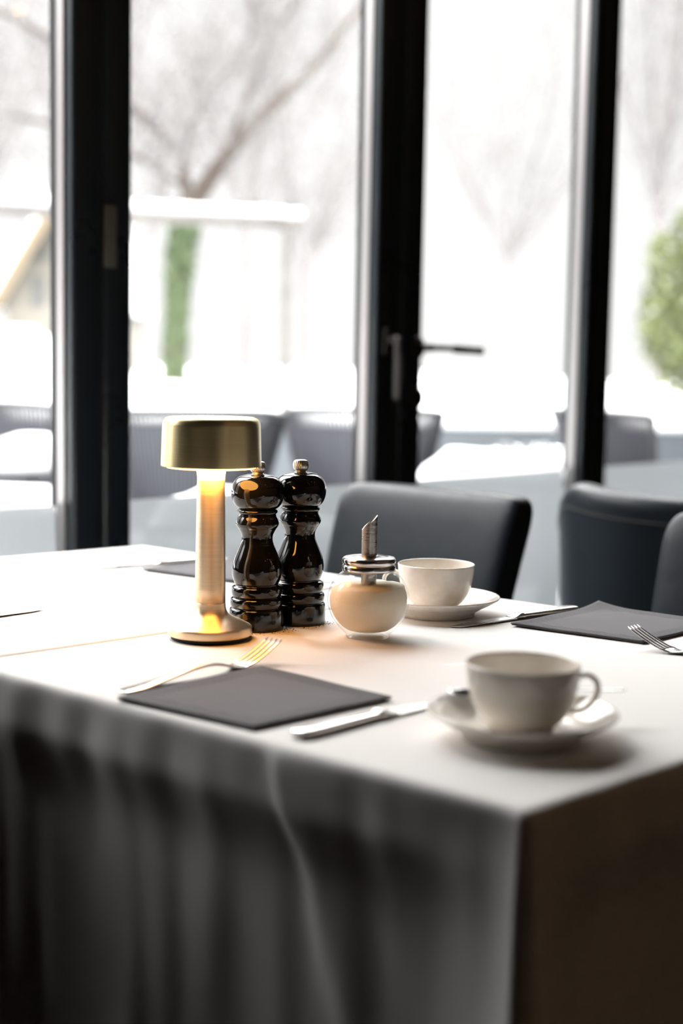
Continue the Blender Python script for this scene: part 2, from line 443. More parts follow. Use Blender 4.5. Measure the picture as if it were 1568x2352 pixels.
FILM_TOP = 0.79
for i in range(len(POSTS) - 1):
    (sa, ha), (sb, hb) = POSTS[i], POSTS[i + 1]
    c = (sa + sb) / 2
    x0, x1 = sa + 0.0035 - c, sb - 0.0035 - c     # outer limits of the leaf
    g0, g1 = sa + ha - c, sb - hb - c             # inner limits, where the glass starts
    kind = 'door' if i == 3 else 'window'
    root = bpy.data.objects.new('%s_%d' % (kind, 1 if i == 3 else i + 1), None); COL.objects.link(root)
    root.location = wp(c, 0, 0); root.rotation_euler = (0, 0, WA); struct(root)
    # local +y is the outside (rotation WA turns y to -WN)
    for nm, (a, b) in (('frame_stile', (x0, g0)), ('frame_stile', (g1, x1))):
        bm = bmesh.new(); add_box(bm, ((a + b) / 2, 0.029, 1.43), (b - a, 0.058, 2.86), bevel=0.007, seg=3)
        autosmooth(obj(nm, bm, M_frame, root))
    bm = bmesh.new()
    add_box(bm, ((g0 + g1) / 2, 0.029, 0.05), (g1 - g0, 0.058, 0.1), bevel=0.006)
    autosmooth(obj('bottom_rail', bm, M_frame, root))
    bm = bmesh.new()
    add_box(bm, ((g0 + g1) / 2, 0.029, 2.79), (g1 - g0, 0.058, 0.14), bevel=0.006)
    autosmooth(obj('top_rail', bm, M_frame, root))
    bm = bmesh.new()                               # glazing bead, glossy, around the glass
    for a in (g0 + 0.0025, g1 - 0.0025):
        add_box(bm, (a, 0.036, 1.41), (0.005, 0.027, 2.62), bevel=0.0015)
    autosmooth(obj('glazing_bead', bm, M_bead, root))
    bm = bmesh.new()
    for a in (g0 + 0.004, g1 - 0.004):
        add_box(bm, (a, 0.0545, (FILM_TOP + 2.72) / 2), (0.008, 0.01, 2.72 - FILM_TOP))
    obj('gasket', bm, M_gasket, root, smooth=False)
    bm = bmesh.new(); add_box(bm, ((g0 + g1) / 2, 0.064, 1.41), (g1 - g0 + 0.012, 0.006, 2.64))
    obj('glass_pane', bm, M_pane, root, smooth=False)
    bm = bmesh.new(); add_box(bm, ((g0 + g1) / 2, 0.0605, (0.09 + FILM_TOP) / 2), (g1 - g0 + 0.004, 0.0008, FILM_TOP - 0.09))
    fo = obj('frosted_film', bm, M_film, root, smooth=False)
    if i == 1:      # flush latch on the left of the pair, on the left post's right stile is leaf i+1
        pass
    if i == 2:
        # latch plate on this leaf's left stile; window handle turned down on its right stile
        bm = bmesh.new(); add_box(bm, (0.05 - 0.014 - c, -0.003, 1.292), (0.028, 0.008, 0.114), bevel=0.003)
        autosmooth(obj('latch_plate', bm, M_plate, root))
        lx = 0.818 - c
        bm = bmesh.new(); add_box(bm, (lx, -0.006, 1.118), (0.03, 0.012, 0.062), bevel=0.005)
        h = obj('window_handle', bm, M_handle, root)
        bm = bmesh.new(); add_tube(bm, [(lx, -0.01, 1.12), (lx, -0.03, 1.12)], 0.009, 12)
        add_tube(bm, spline([(lx, -0.033, 1.13), (lx + 0.001, -0.036, 1.07), (lx + 0.002, -0.034, 0.985)], 5), [0.011] * 5 + [0.012] * 6, 12, flat=(0.55, 1.0))
        obj('grip', bm, M_handle, h)
    if i == 3:
        hx = 0.925 - c
        bm = bmesh.new(); add_lathe(bm, [(0, 0), (0.026, 0), (0.026, 0.006), (0.022, 0.009), (0, 0.009)], 40)
        bmesh.ops.rotate(bm, verts=bm.verts, cent=(0, 0, 0), matrix=Matrix.Rotation(pi / 2, 3, 'X'))
        bmesh.ops.translate(bm, verts=bm.verts, vec=(hx, 0.0, 1.106))
        h = obj('door_handle', bm, M_handle, root)
        bm = bmesh.new()
        add_tube(bm, [(hx, -0.006, 1.106), (hx, -0.05, 1.106)], 0.009, 16)
        add_tube(bm, spline([(hx, -0.05, 1.106), (hx + 0.008, -0.062, 1.106), (hx + 0.03, -0.066, 1.106), (hx + 0.06, -0.066, 1.105)], 5), 0.0075, 14)
        add_tube(bm, [(hx + 0.055, -0.066, 1.105), (hx + 0.06, -0.066, 1.105), (hx + 0.165, -0.062, 1.102)], [0.008, 0.0105, 0.0105], 16)
        obj('lever', bm, M_handle, h)
        bm = bmesh.new(); add_lathe(bm, [(0, 0), (0.024, 0), (0.024, 0.006), (0.02, 0.008), (0, 0.008)], 36)
        bmesh.ops.rotate(bm, verts=bm.verts, cent=(0, 0, 0), matrix=Matrix.Rotation(pi / 2, 3, 'X'))
        bmesh.ops.translate(bm, verts=bm.verts, vec=(hx, 0.0, 0.99))
        k = obj('lock_rosette', bm, M_handle, root)
        bm = bmesh.new(); add_box(bm, (hx, -0.009, 0.99), (0.005, 0.004, 0.018), bevel=0.001)
        obj('keyhole', bm, M_gasket, k)
    if i == 4:
        bm = bmesh.new(); add_box(bm, (1.725 - c, -0.003, 1.235), (0.024, 0.008, 0.1), bevel=0.003)
        autosmooth(obj('latch_plate', bm, M_handle, root))

# unseen blind added over the short end bay to cut daylight on the cloth front
bl = thing('roller_blind', 'dark blind added half way down the end window to block daylight, unseen outside the left picture edge', 'blind', tuple(wp(-1.37, 0.03, 1.84)), WA)
bm = bmesh.new(); add_box(bm, (0, 0, 0.55), (1.0, 0.003, 1.1)); obj('fabric', bm, M_foot, bl, smooth=False)
bm = bmesh.new(); add_box(bm, (0, 0, 0.0), (1.0, 0.014, 0.025), bevel=0.004); obj('bottom_bar', bm, M_alu, bl)
bm = bmesh.new(); add_tube(bm, [(-0.5, 0, 1.12), (0.5, 0, 1.12)], 0.028, 16); obj('roller', bm, M_alu, bl)

# recessed warm ceiling spots further back in the room (seen only as points in the lacquer)
spot0 = None
for (s, n) in ((-0.5, 3.2), (0.4, 3.0), (1.3, 3.2), (2.4, 3.2), (-0.3, 4.8), (0.7, 4.6), (1.8, 4.8), (3.2, 4.8), (3.8, 3.0)):
    if spot0 is None:
        spot0 = thing('ceiling_spot', 'small round recessed spotlight in the dark ceiling', 'spotlight', group='recessed ceiling spotlights')
        rg = obj('ring', lathe_bm([(0.036, 0.0), (0.05, 0.0), (0.05, -0.006), (0.038, -0.006), (0.036, 0.0)], 32), M_alu, spot0)
        obj('bulb', lathe_bm([(0, -0.002), (0.034, -0.002), (0.034, 0.0), (0, 0.0)], 32), M_spot, spot0)
        o = spot0
    else:
        o = copy_tree(spot0)
    o.location = wp(s, n, ZC - 0.001)
    o['label'] = 'recessed ceiling spotlight, %s in the %s' % ({-0.5: 'first from the left end', 0.4: 'second', 1.3: 'third', 2.4: 'fourth', 3.8: 'last', -0.3: 'first from the left end', 0.7: 'second', 1.8: 'third', 3.2: 'last'}[s], 'row nearer the glazing' if n < 4 else 'row nearer the back wall')
    o['label'] = o['label'].replace('in the row', 'in the row').replace(' row row', ' row')

# unseen warm sconces added behind the viewer for streaks in the brass
M_sconce = emitter('sconce_glow', (1.0, 0.6, 0.3), 14.0)
sc0 = None
for (s, z) in ((-0.45, 1.75), (0.75, 1.75), (2.6, 1.75)):
    if sc0 is None:
        sc0 = thing('added_sconce', 'warm glowing sconce added on the back wall for reflections in the brass', 'wall lamp', group='unseen sconces added on the back wall')
        bm = bmesh.new(); add_box(bm, (0, -0.01, 0), (0.09, 0.02, 0.16), bevel=0.004); obj('backplate', bm, M_alu, sc0)
        bm = bmesh.new(); add_tube(bm, [(0, -0.02, -0.05), (0, -0.1, -0.06)], 0.008, 10); obj('arm', bm, M_alu, sc0)
        obj('shade', lathe_bm([(0.0, -0.13), (0.06, -0.13), (0.07, 0.13), (0.0, 0.13)], 32, cx=0, cy=-0.12), M_sconce, sc0)
        o = sc0
    else:
        o = copy_tree(sc0)
    o['label'] = {-0.45: 'unseen warm sconce added at the left of the back wall', 0.75: 'unseen warm sconce added in the middle of the back wall', 2.6: 'unseen warm sconce added at the right of the back wall'}[s]
    o.location = wp(s, NB, z); o.rotation_euler = (0, 0, WA + pi + pi)

# ------------------------------------------------------------------ tables and tablecloths
TC = Vector((0.134, 0.972)); FRr = Vector((0.698, 1.515)); SN = Vector((-0.39, 1.441)); SFp = Vector((0.155, 1.965))
NL = Vector((-0.911, 1.907)); FL = Vector((-0.336, 2.407))
ZT = 0.75


def make_cloth(name, quad, hang, folds, label, seed):
    """quad: four corners counter-clockwise; hang: True where the edge drops freely; folds: per edge list"""
    rnd = random.Random(seed)
    cen = sum(quad, Vector((0, 0))) / 4
    bm = bmesh.new()
    # perimeter samples with small corner radius
    NE, NC, R = 90, 8, 0.008
    per = []   # (pos2d, outward2d, edge index, t along edge, corner weight)
    for i in range(4):
        a, b = quad[i], quad[(i + 1) % 4]; prv = quad[i - 1]; nxt = quad[(i + 2) % 4]
        d = (b - a).normalized(); out = Vector((d.y, -d.x))
        if out.dot(cen - a) > 0: out = -out
        ln = (b - a).length
        for k in range(NE + 1):
            t = k / NE
            x = R + (ln - 2 * R) * t
            per.append((a + d * x, out, i, x, ln))
        d2 = (nxt - b).normalized(); o2 = Vector((d2.y, -d2.x))
        if o2.dot(cen - b) > 0: o2 = -o2
        cc = b - d * R + d2 * R
        for k in range(1, NC):
            t = k / NC
            o = (out * (1 - t) + o2 * t).normalized()
            per.append((cc + o * R, o, i + 0.5, t, 0))
    n = len(per)
    rows = []
    # vertical profile
    depths = [0, 0.0015, 0.004, 0.008, 0.015, 0.025, 0.04, 0.05, 0.06, 0.075, 0.09, 0.11, 0.135, 0.165, 0.2, 0.24, 0.28, 0.33, 0.38, 0.43, 0.48, 0.53, 0.57]
    for j, v in enumerate(depths):
        row = []
        for (p, o, e, x, ln) in per:
            z = ZT
            off = 0.0
            if j == 0: off = -0.005
            elif j == 1: off = -0.002
            elif j == 2: off = 0.0
            else: off = 0.001
            zz_ = ZT - v + (0.0005 if j == 0 else 0)
            side = Vector((0, 0))
            ei = int(e) if e == int(e) else None
            if ei is not None:
                free = hang[ei]
                if free:
                    # over the table's edge band, then slightly inward, then folds that open with depth
                    band = min(v / 0.055, 1)
                    inward = -0.014 * max(0, min((v - 0.05) / 0.05, 1))
                    off += 0.004 * band + inward * min(1, min(x, ln - x) / 0.12)
                    g = min(1, v / 0.5)
                    nv = noise.noise(Vector((x * 7 + seed, v * 1.6, seed * 3.1)))
                    off += (0.003 + 0.018 * g) * nv * min(1, v / 0.03)
                    off += 0.0035 * noise.noise(Vector((x * 26 + seed, v * 5, 2.2 + seed))) * min(1, v / 0.02)
                    for (fx, sl, amp, wid) in folds.get(ei, []):
                        # a ridge that starts near fx at the edge and runs sideways with depth
                        cx = fx + sl * v
                        w = wid * (1 + 1.2 * v)
                        q = (x - cx) / w
                        off += amp * math.exp(-(q * 1.3) ** 2 if q < 0 else -(q / 3.5) ** 2) * min(1, v / 0.02)
                    cw = math.exp(-(min(x, ln - x) / (0.012 + 0.10 * v)) ** 2)
                    off += cw * 0.02 * v ** 0.8 - 0.035 * v * (1 - cw)
                    # wavy rim of the top edge in places
                else:
                    off = -0.001 if v > 0.004 else off - 0.001
                    zz_ = ZT - min(v, 0.2)
            else:
                a_, b_ = hang[int(e)], hang[(int(e) + 1) % 4]
                if a_ and b_:
                    off += 0.004 * min(v / 0.055, 1) + 0.02 * v ** 0.8 + 0.012 * v
                else:
                    off += -0.001
            if not j: off -= 0.0
            q = p + o * off
            row.append(bm.verts.new((q.x, q.y, zz_)))
        rows.append(row)
    for a, b in zip(rows[:-1], rows[1:]):
        for k in range(n):
            k2 = (k + 1) % n
            bm.faces.new((a[k], a[k2], b[k2], b[k]))
    # top: rings shrinking to the centre
    top = rows[0]
    prev = top
    for f in (0.97, 0.9, 0.8, 0.65, 0.5, 0.35, 0.2, 0.08):
        ring = []
        for v in top:
            x = cen.x + (v.co.x - cen.x) * f; y = cen.y + (v.co.y - cen.y) * f
            ring.append(bm.verts.new((x, y, ZT + 0.0004 * noise.noise(Vector((x * 6, y * 6, 1))))))
        for k in range(n):
            k2 = (k + 1) % n
            bm.faces.new((prev[k], prev[k2], ring[k2], ring[k]))
        prev = ring
    bm.faces.new(prev)
    o = obj(name, bm, M_cloth)
    tag(o, label, 'tablecloth', 'tablecloths on the joined tables')
    return o


def make_table(quad, label):
    cen = sum(quad, Vector((0, 0))) / 4
    root = thing('dining_table', label, 'table', (cen.x, cen.y, 0), 0, 'tables under the cloths')
    ins = [(q - cen) for q in quad]
    ins = [q * (1 - 0.006 / q.length) for q in ins]
    bm = bmesh.new()
    lo = [bm.verts.new((q.x, q.y, ZT - 0.036)) for q in ins]; hi = [bm.verts.new((q.x, q.y, ZT - 0.003)) for q in ins]
    bm.faces.new(lo); bm.faces.new(hi)
    for k in range(4): bm.faces.new((lo[k], lo[(k + 1) % 4], hi[(k + 1) % 4], hi[k]))
    obj('tabletop', bm, M_wood, root, smooth=False)
    for q in ins:
        p = q * 0.78
        bm = bmesh.new(); add_box(bm, (p.x, p.y, (ZT - 0.036) / 2), (0.05, 0.05, ZT - 0.036), bevel=0.004)
        obj('leg', bm, M_wood, root, smooth=False)


Q1 = [TC, FRr, SFp, SN]; Q2 = [SN, SFp, FL, NL]
sh = (FL - SFp).normalized() * 0.0022
Q2 = [SN + sh, SFp + sh, FL, NL]
make_table(Q1, 'dining table hidden under the ivory cloth that carries both cups')
make_table(Q2, 'dining table hidden under the ivory cloth nearer the windows')
make_cloth('tablecloth', Q1, [True, True, False, True], {3: [(0.70 - 0.245, 0.28, 0.007, 0.010)]},
           'ivory tablecloth with both coffee cups on it, hanging over the corner nearest the viewer', 4)
make_cloth('tablecloth', Q2, [False, True, True, True], {},
           'ivory tablecloth on the table by the windows, behind the brass lamp', 9)

# ------------------------------------------------------------------ brass table lamp
lamp = thing('table_lamp', 'brushed brass cordless table lamp with glowing underside, beside the pepper mills', 'lamp', (-0.147, 1.593, ZT))
obj('rubber_foot', lathe_bm([(0, 0), (0.0425, 0), (0.0438, 0.001), (0.0438, 0.0052), (0, 0.0052)], 64), M_foot, lamp)
bp_ = [(0, 0.0048), (0.0455, 0.0048), (0.0472, 0.0052), (0.0478, 0.0064), (0.0478, 0.0125), (0.0474, 0.0142), (0.0462, 0.0154)]
bp_ += smooth_prof([(0.0462, 0.0154), (0.036, 0.0208), (0.026, 0.0255), (0.0205, 0.0295), (0.018, 0.035), (0.0173, 0.042)], 5)[1:]
bp_ += [(0, 0.042)]
obj('base', lathe_bm(bp_, 96), M_brass_stem, lamp)
obj('stem', lathe_bm([(0, 0.040), (0.01732, 0.040), (0.0172, 0.06), (0.0166, 0.11), (0.0159, 0.16), (0.0157, 0.1805), (0.0150, 0.1812), (0, 0.1812)], 72), M_brass_stem, lamp)
dp = [(0, 0.1812), (0.0153, 0.1812), (0.0156, 0.186), (0.0162, 0.1900), (0.0178, 0.1926), (0.021, 0.194), (0.05, 0.1946), (0.0535, 0.1962), (0.0535, 0.1985), (0, 0.1985)]
obj('diffuser', lathe_bm(dp, 72), M_glow, lamp)
sp = [(0.0538, 0.1962), (0.0562, 0.1962), (0.0563, 0.1975)] + smooth_prof([(0.0557, 0.215), (0.0549, 0.2385), (0.0543, 0.2445), (0.0522, 0.249), (0.0475, 0.2512)], 6) + [(0.02, 0.2516), (0, 0.2516), ]
sp += [(0, 0.2465), (0.047, 0.2465), (0.0512, 0.2445), (0.0528, 0.238), (0.0538, 0.1975), (0.0538, 0.1962)]
obj('shade', lathe_bm(sp, 128), M_brass, lamp)

# ------------------------------------------------------------------ pepper mills
base_prof = [(0, 0), (0.0322, 0), (0.0327, 0.0012), (0.0325, 0.004), (0.0323, 0.02), (0.0318, 0.0236), (0.0304, 0.0252), (0.0286, 0.0256)]
ring2 = smooth_prof([(0.0286, 0.0256), (0.0302, 0.0272), (0.0312, 0.0315), (0.0304, 0.0362), (0.0272, 0.0386)], 4)[1:]
ring1 = smooth_prof([(0.0272, 0.0386), (0.0288, 0.040), (0.0298, 0.0448), (0.029, 0.0498), (0.0256, 0.0522)], 4)[1:]
belly = smooth_prof([(0.0253, 0.0532), (0.0268, 0.0565), (0.0287, 0.0625), (0.0294, 0.070), (0.0286, 0.077), (0.0268, 0.0835), (0.0222, 0.0945), (0.0190, 0.1025), (0.0182, 0.108), (0.0190, 0.1125), (0.0215, 0.1175), (0.0226, 0.1195)], 4)
ringa = smooth_prof([(0.0234, 0.1203), (0.0248, 0.1228), (0.0254, 0.1255), (0.0246, 0.1285), (0.0236, 0.131), (0.0224, 0.1335), (0.022, 0.1352)], 4)
neck = [(0.0218, 0.1362), (0.0219, 0.1368)]
ringb = smooth_prof([(0.0226, 0.1371), (0.0236, 0.1385), (0.0236, 0.14), (0.0226, 0.1414), (0.0212, 0.1418)], 4)
body_prof = base_prof + ring2 + ring1 + belly + ringa + neck + [(0, 0.137)]
head_prof = [(0, 0.1368)] + ringb + smooth_prof([(0.0214, 0.142), (0.0262, 0.1458), (0.0295, 0.152), (0.0310, 0.160), (0.0302, 0.1675), (0.0274, 0.1745), (0.022, 0.1795), (0.014, 0.1822), (0.008, 0.1828)], 5) + [(0, 0.1828)]
mill0 = thing('pepper_mill', 'glossy black pepper mill half behind the brass lamp', 'pepper mill', (-0.0985, 1.659, ZT), 0, 'pair of black mills')
obj('body', lathe_bm(body_prof, 96), M_lacquer, mill0)
hd = obj('head', lathe_bm(head_prof, 96), M_lacquer, mill0)
obj('collar', lathe_bm([(0, 0.1815), (0.0078, 0.1818), (0.0080, 0.1828), (0.0068, 0.1834), (0.0056, 0.1845), (0, 0.1845)], 40), M_knob, hd)
obj('knob', lathe_bm(smooth_prof([(0.0054, 0.1838), (0.0074, 0.1850), (0.0089, 0.1876), (0.0095, 0.1910), (0.0092, 0.1943), (0.0080, 0.1966), (0.0056, 0.1978), (0.003, 0.198)], 4) + [(0, 0.198)], 120,
                     flute=lambda k, z: -0.05 * (0.5 + 0.5 * cos(2 * pi * k / 5)) if 0.1862 < z < 0.1968 else 0), M_knob, hd)
mill1 = copy_tree(mill0); mill1.location = (-0.0497, 1.703, ZT); mill1.rotation_euler[2] = 0.5
mill1['label'] = 'glossy black pepper mill standing behind its twin, beside the sugar dispenser'
# spilled pepper at the mill feet
rnd = random.Random(5); bm = bmesh.new()
for k in range(90):
    a = rnd.uniform(-2.6, 0.3); r = 0.034 + abs(rnd.gauss(0, 0.007)); m_ = rnd.choice(((-0.0985, 1.659), (-0.0497, 1.703)))
    s = rnd.uniform(0.0003, 0.0007)
    bmesh.ops.create_icosphere(bm, subdivisions=1, radius=s, matrix=Matrix.Translation((m_[0] + r * cos(a), m_[1] + r * sin(a), ZT + 0.0008)))
tag(obj('pepper_grounds', bm, M_wood), 'fine ground pepper scattered around the feet of the mills', 'pepper', kind='stuff')

# ------------------------------------------------------------------ sugar dispenser
sug = thing('sugar_dispenser', 'round glass sugar dispenser with steel lid and slanted pouring tube', 'sugar dispenser', (0.0327, 1.62, ZT))
gl = [(0, 0.0045), (0.018, 0.0025), (0.0225, 0.0), (0.0245, 0.0), (0.0255, 0.0015), (0.0258, 0.004)]
gl += smooth_prof([(0.0258, 0.004), (0.0325, 0.0105), (0.0408, 0.021), (0.0458, 0.033), (0.0472, 0.0435), (0.0455, 0.0545), (0.0405, 0.0655), (0.034, 0.0728), (0.0296, 0.0762), (0.0286, 0.079)], 6)[1:] + [(0.0286, 0.088)]
obj('glass_jar', lathe_bm(gl, 96), M_jar, sug)
su = [(0, 0.0075), (0.02, 0.0078)] + smooth_prof([(0.0245, 0.009), (0.0318, 0.0142), (0.039, 0.0235), (0.0434, 0.034), (0.0447, 0.0435), (0.0437, 0.052), (0.0412, 0.0585)], 5) + [(0.037, 0.0605), (0.025, 0.0618), (0.014, 0.0612), (0, 0.0605)]
bm = lathe_bm(su, 72)
for v in bm.verts:
    if v.co.z > 0.0575: v.co.z += 0.0016 * noise.noise(Vector((v.co.x * 70, v.co.y * 70, 3))) + v.co.x * 0.04
so = obj('sugar', bm, M_sugar, sug)
lidp = [(0.0288, 0.0775), (0.0305, 0.0772), (0.0308, 0.0785), (0.0308, 0.0825), (0.0301, 0.0838), (0.0292, 0.0845), (0.0300, 0.0853), (0.0308, 0.0865), (0.0309, 0.0893), (0.0304, 0.0912), (0.0290, 0.0925), (0.022, 0.0938), (0.0105, 0.0943), (0.0093, 0.0944), (0.0093, 0.0925), (0.022, 0.092), (0.0288, 0.0905), (0.0288, 0.0775)]
obj('lid', lathe_bm(lidp, 96), M_lid, sug)
bm = bmesh.new()
ro, ri = 0.0089, 0.0081
rs = []
for (r, top) in ((ro, False), (ro, True), (ri, True), (ri, False)):
    ring = []
    for k in range(48):
        a = 2 * pi * k / 48
        z = (0.1325 + 0.0072 * cos(a - 0.0) + 0.0014 * (cos(a) ** 3)) if top else 0.0615
        ring.append(bm.verts.new((r * cos(a), r * sin(a), z)))
    rs.append(ring)
for a, b in zip(rs, rs[1:] + rs[:1]):
    for k in range(48): bm.faces.new((a[k], a[(k + 1) % 48], b[(k + 1) % 48], b[k]))
autosmooth(obj('pouring_tube', bm, M_steel, sug))
bpy.data.objects['pouring_tube'].rotation_euler = (0, 0, 0.0)

# ------------------------------------------------------------------ cups and saucers
cup_prof = [(0, 0.006), (0.024, 0.0055), (0.0245, 0.0), (0.0265, 0.0), (0.0272, 0.0035)]
cup_prof += smooth_prof([(0.0272, 0.0035), (0.034, 0.0085), (0.0405, 0.018), (0.0445, 0.029), (0.0470, 0.042), (0.0484, 0.0545)], 6)[1:]
cup_prof += [(0.0484, 0.0557), (0.0477, 0.0563), (0.0469, 0.0557)]
cup_prof += smooth_prof([(0.0466, 0.0545), (0.0448, 0.040), (0.0420, 0.028), (0.0375, 0.0175), (0.030, 0.0105), (0.018, 0.0085), (0, 0.0083)], 5)


def make_cup(label, loc, rotz):
    root = thing('coffee_cup', label, 'cup', loc, rotz, 'cream cups on the table')
    obj('bowl', lathe_bm(cup_prof, 96), M_cream, root)
    bm = bmesh.new()
    pts = spline([(0.0458, 0, 0.0420), (0.052, 0, 0.0447), (0.0592, 0, 0.0437), (0.0648, 0, 0.0375), (0.0650, 0, 0.029), (0.0600, 0, 0.0205), (0.0515, 0, 0.0145), (0.0385, 0, 0.0145)], 7)
    add_tube(bm, pts, 0.0040, 16, flat=(0.62, 1.15))
    obj('handle', bm, M_cream, root)
    return root


sau_prof = [(0, 0.0065), (0.044, 0.0065), (0.0465, 0.0), (0.0495, 0.0), (0.0505, 0.0045)]
sau_prof += smooth_prof([(0.0505, 0.0045), (0.060, 0.0105), (0.070, 0.0155), (0.0800, 0.0215)], 5)[1:]
sau_prof += [(0.0812, 0.0232), (0.0806, 0.0243), (0.0792, 0.0240)]
sau_prof += smooth_prof([(0.0792, 0.0240), (0.069, 0.0185), (0.058, 0.0130), (0.046, 0.0098), (0.034, 0.0092), (0.0325, 0.0092)], 5)[1:]
sau_prof += [(0.0315, 0.0084), (0, 0.0082)]


def make_saucer(label, loc):
    o = obj('saucer', lathe_bm(sau_prof, 128), M_cream, loc=loc)
    return tag(o, label, 'saucer', 'cream saucers')


make_saucer('cream saucer under the empty cup nearest the viewer, teaspoon lying on it', (0.155, 1.177, ZT + 0.0005))
make_cup('cream coffee cup nearest the viewer, out of focus, handle turned right', (0.155, 1.177, ZT + 0.0088), radians(8))
make_saucer('cream saucer under the cup behind the sugar dispenser', (0.1205, 1.776, ZT + 0.0005))
make_cup('cream coffee cup standing behind the sugar dispenser', (0.1205, 1.776, ZT + 0.0088), radians(172))

# ------------------------------------------------------------------ cutlery (local x runs from the handle end to the tip)
def rounded_rect(w, h, n=10, power=2.6):
    out = []
    for k in range(n):
        a = 2 * pi * k / n
        c, s = cos(a), sin(a)
        out.append((math.copysign(abs(c) ** (2 / power), c) * w / 2, math.copysign(abs(s) ** (2 / power), s) * h / 2))
    return out


def strip(bm, st, n=12):
    """st: (x, half width, thickness, z of the centre line)"""
    st = [tuple(q) for q in spline([Vector((a, b, c)) for a, b, c, d in st], 4)], [q.x for q in spline([Vector((d, 0, 0)) for a, b, c, d in st], 4)]
    secs = []
    for (x, hw, th), z in zip(*st):
        secs.append([(x, p[0], z + p[1]) for p in rounded_rect(max(hw, 0.0004) * 2, max(th, 0.0004), n)])
    loft(bm, secs)


def place(o, a, b):
    a = Vector(a); b = Vector(b)
    o.location = a; o.rotation_euler = (0, 0, math.atan2(b.y - a.y, b.x - a.x))


def make_fork(label):
    root = thing('fork', label, 'fork', group='forks on the table')
    bm = bmesh.new()
    strip(bm, [(0.0, 0.003, 0.0016, 0.0012), (0.006, 0.0085, 0.0022, 0.0014), (0.03, 0.0098, 0.0026, 0.0022), (0.065, 0.0070, 0.003, 0.0062),
               (0.095, 0.0042, 0.0036, 0.0092), (0.118, 0.0031, 0.0038, 0.0098), (0.135, 0.0034, 0.0034, 0.0072), (0.148, 0.0058, 0.0028, 0.0036)], 12)
    obj('handle', bm, M_cut, root)
    bm = bmesh.new()
    # palm of the fork
    strip(bm, [(0.144, 0.0048, 0.0026, 0.0044), (0.150, 0.0080, 0.0023, 0.0032), (0.158, 0.0114, 0.0021, 0.0026), (0.166, 0.0122, 0.0019, 0.0040)], 12)
    for y in (-0.0103, -0.00345, 0.00345, 0.0103):
        secs = []
        for t in [k / 8 for k in range(9)]:
            x = 0.163 + 0.049 * t
            z = 0.0034 + 0.020 * t ** 1.3
            w = 0.0044 * (1 - 0.45 * t ** 2) * (0.55 if t == 1 else 1)
            secs.append([(x, y * (1 - 0.05 * t) + p[0], z + p[1]) for p in rounded_rect(w, 0.0017, 10)])
        loft(bm, secs)
    obj('tines', bm, M_cut, root)
    return root


def make_knife(label):
    root = thing('table_knife', label, 'knife', group='table knives')
    bm = bmesh.new()
    strip(bm, [(0.0, 0.004, 0.003, 0.004), (0.003, 0.0085, 0.0062, 0.0042), (0.02, 0.0098, 0.0072, 0.0042), (0.06, 0.0085, 0.0068, 0.0042), (0.09, 0.0072, 0.0062, 0.0042), (0.1, 0.0068, 0.006, 0.0042)], 16)
    obj('handle', bm, M_cut, root)
    bm = bmesh.new()
    strip(bm, [(0.099, 0.0066, 0.006, 0.0042), (0.1025, 0.0092, 0.0082, 0.0045), (0.106, 0.0078, 0.0066, 0.0042), (0.112, 0.0074, 0.0042, 0.0036), (0.12, 0.0088, 0.0026, 0.003)], 16)
    obj('bolster', bm, M_cut, root)
    bm = bmesh.new()
    secs = []
    N_ = 60
    for k in range(N_ + 1):
        t = k / N_; x = 0.117 + 0.103 * t
        back = 0.0085 * (1 - 0.12 * t) if t < 0.86 else 0.0085 * 0.9 * (1 - ((t - 0.86) / 0.14) ** 1.6 * 1.5)
        edge = -0.0092 * (1 - 0.05 * t) if t < 0.7 else -0.0092 * 0.965 * (1 - ((t - 0.7) / 0.3) ** 2.2 * 0.62)
        if 0.45 < t < 0.97: edge += 0.00045 * (k % 2)
        if t == 1: back = edge + 0.0012
        back = max(back, edge + 0.001)
        tk = 0.0016 * (1 - 0.4 * t)
        z = 0.0028 - 0.0014 * t
        secs.append([(x, edge, z - 0.0001), (x, (edge + back) / 2, z - tk / 2), (x, back, z - tk / 2), (x, back, z + tk / 2), (x, (edge + back) / 2, z + tk / 2), (x, edge, z + 0.0001)])
    loft(bm, secs)
    autosmooth(obj('blade', bm, M_blade, root), 25)
    return root


f1 = make_fork('shiny fork left of the front grey napkin, tines towards the pepper mills')
place(f1, (-0.206, 1.314, ZT), (-0.068, 1.475, 0))
f2 = copy_tree(f1); f2['label'] = 'fork at the right edge of the table with tines over the grey napkin corner'
_r = Vector((0.37, 1.553)); _e1 = Vector((-0.74, 0.672))
_s = _r - _e1 * 0.16
place(f2, (_s.x, _s.y, ZT), (_r.x, _r.y, 0))
f3 = copy_tree(f1); f3['label'] = 'fork barely visible behind the black mills at the far table edge'
place(f3, (0.055, 2.085 - 0.06, ZT), (-0.09, 1.93, 0))
f3.location = (0.035, 2.036, ZT)
f3.rotation_euler = (0, 0, radians(226))

k1 = make_knife('table knife in front, between the front grey napkin and the near cup')
place(k1, (-0.035, 1.161, ZT), (0.112, 1.314, 0))
k2 = copy_tree(k1); k2['label'] = 'table knife in front of the far right grey napkin, blade towards the rear saucer'
place(k2, (0.305, 1.822, ZT), (0.134, 1.682, 0))
k3 = copy_tree(k1); k3['label'] = 'table knife at the far table edge, half hidden behind the lamp stem'
place(k3, (-0.192, 2.243, ZT), (-0.362, 2.118, 0))
k4 = copy_tree(k1); k4['label'] = 'table knife at the left picture edge, alone on the bare cloth left of the lamp'
_t = Vector((-0.372, 1.758)); _u = Vector((0.66, 0.751)).normalized(); _s = _t - _u * 0.22
place(k4, (_s.x, _s.y, ZT), (_t.x, _t.y, 0))

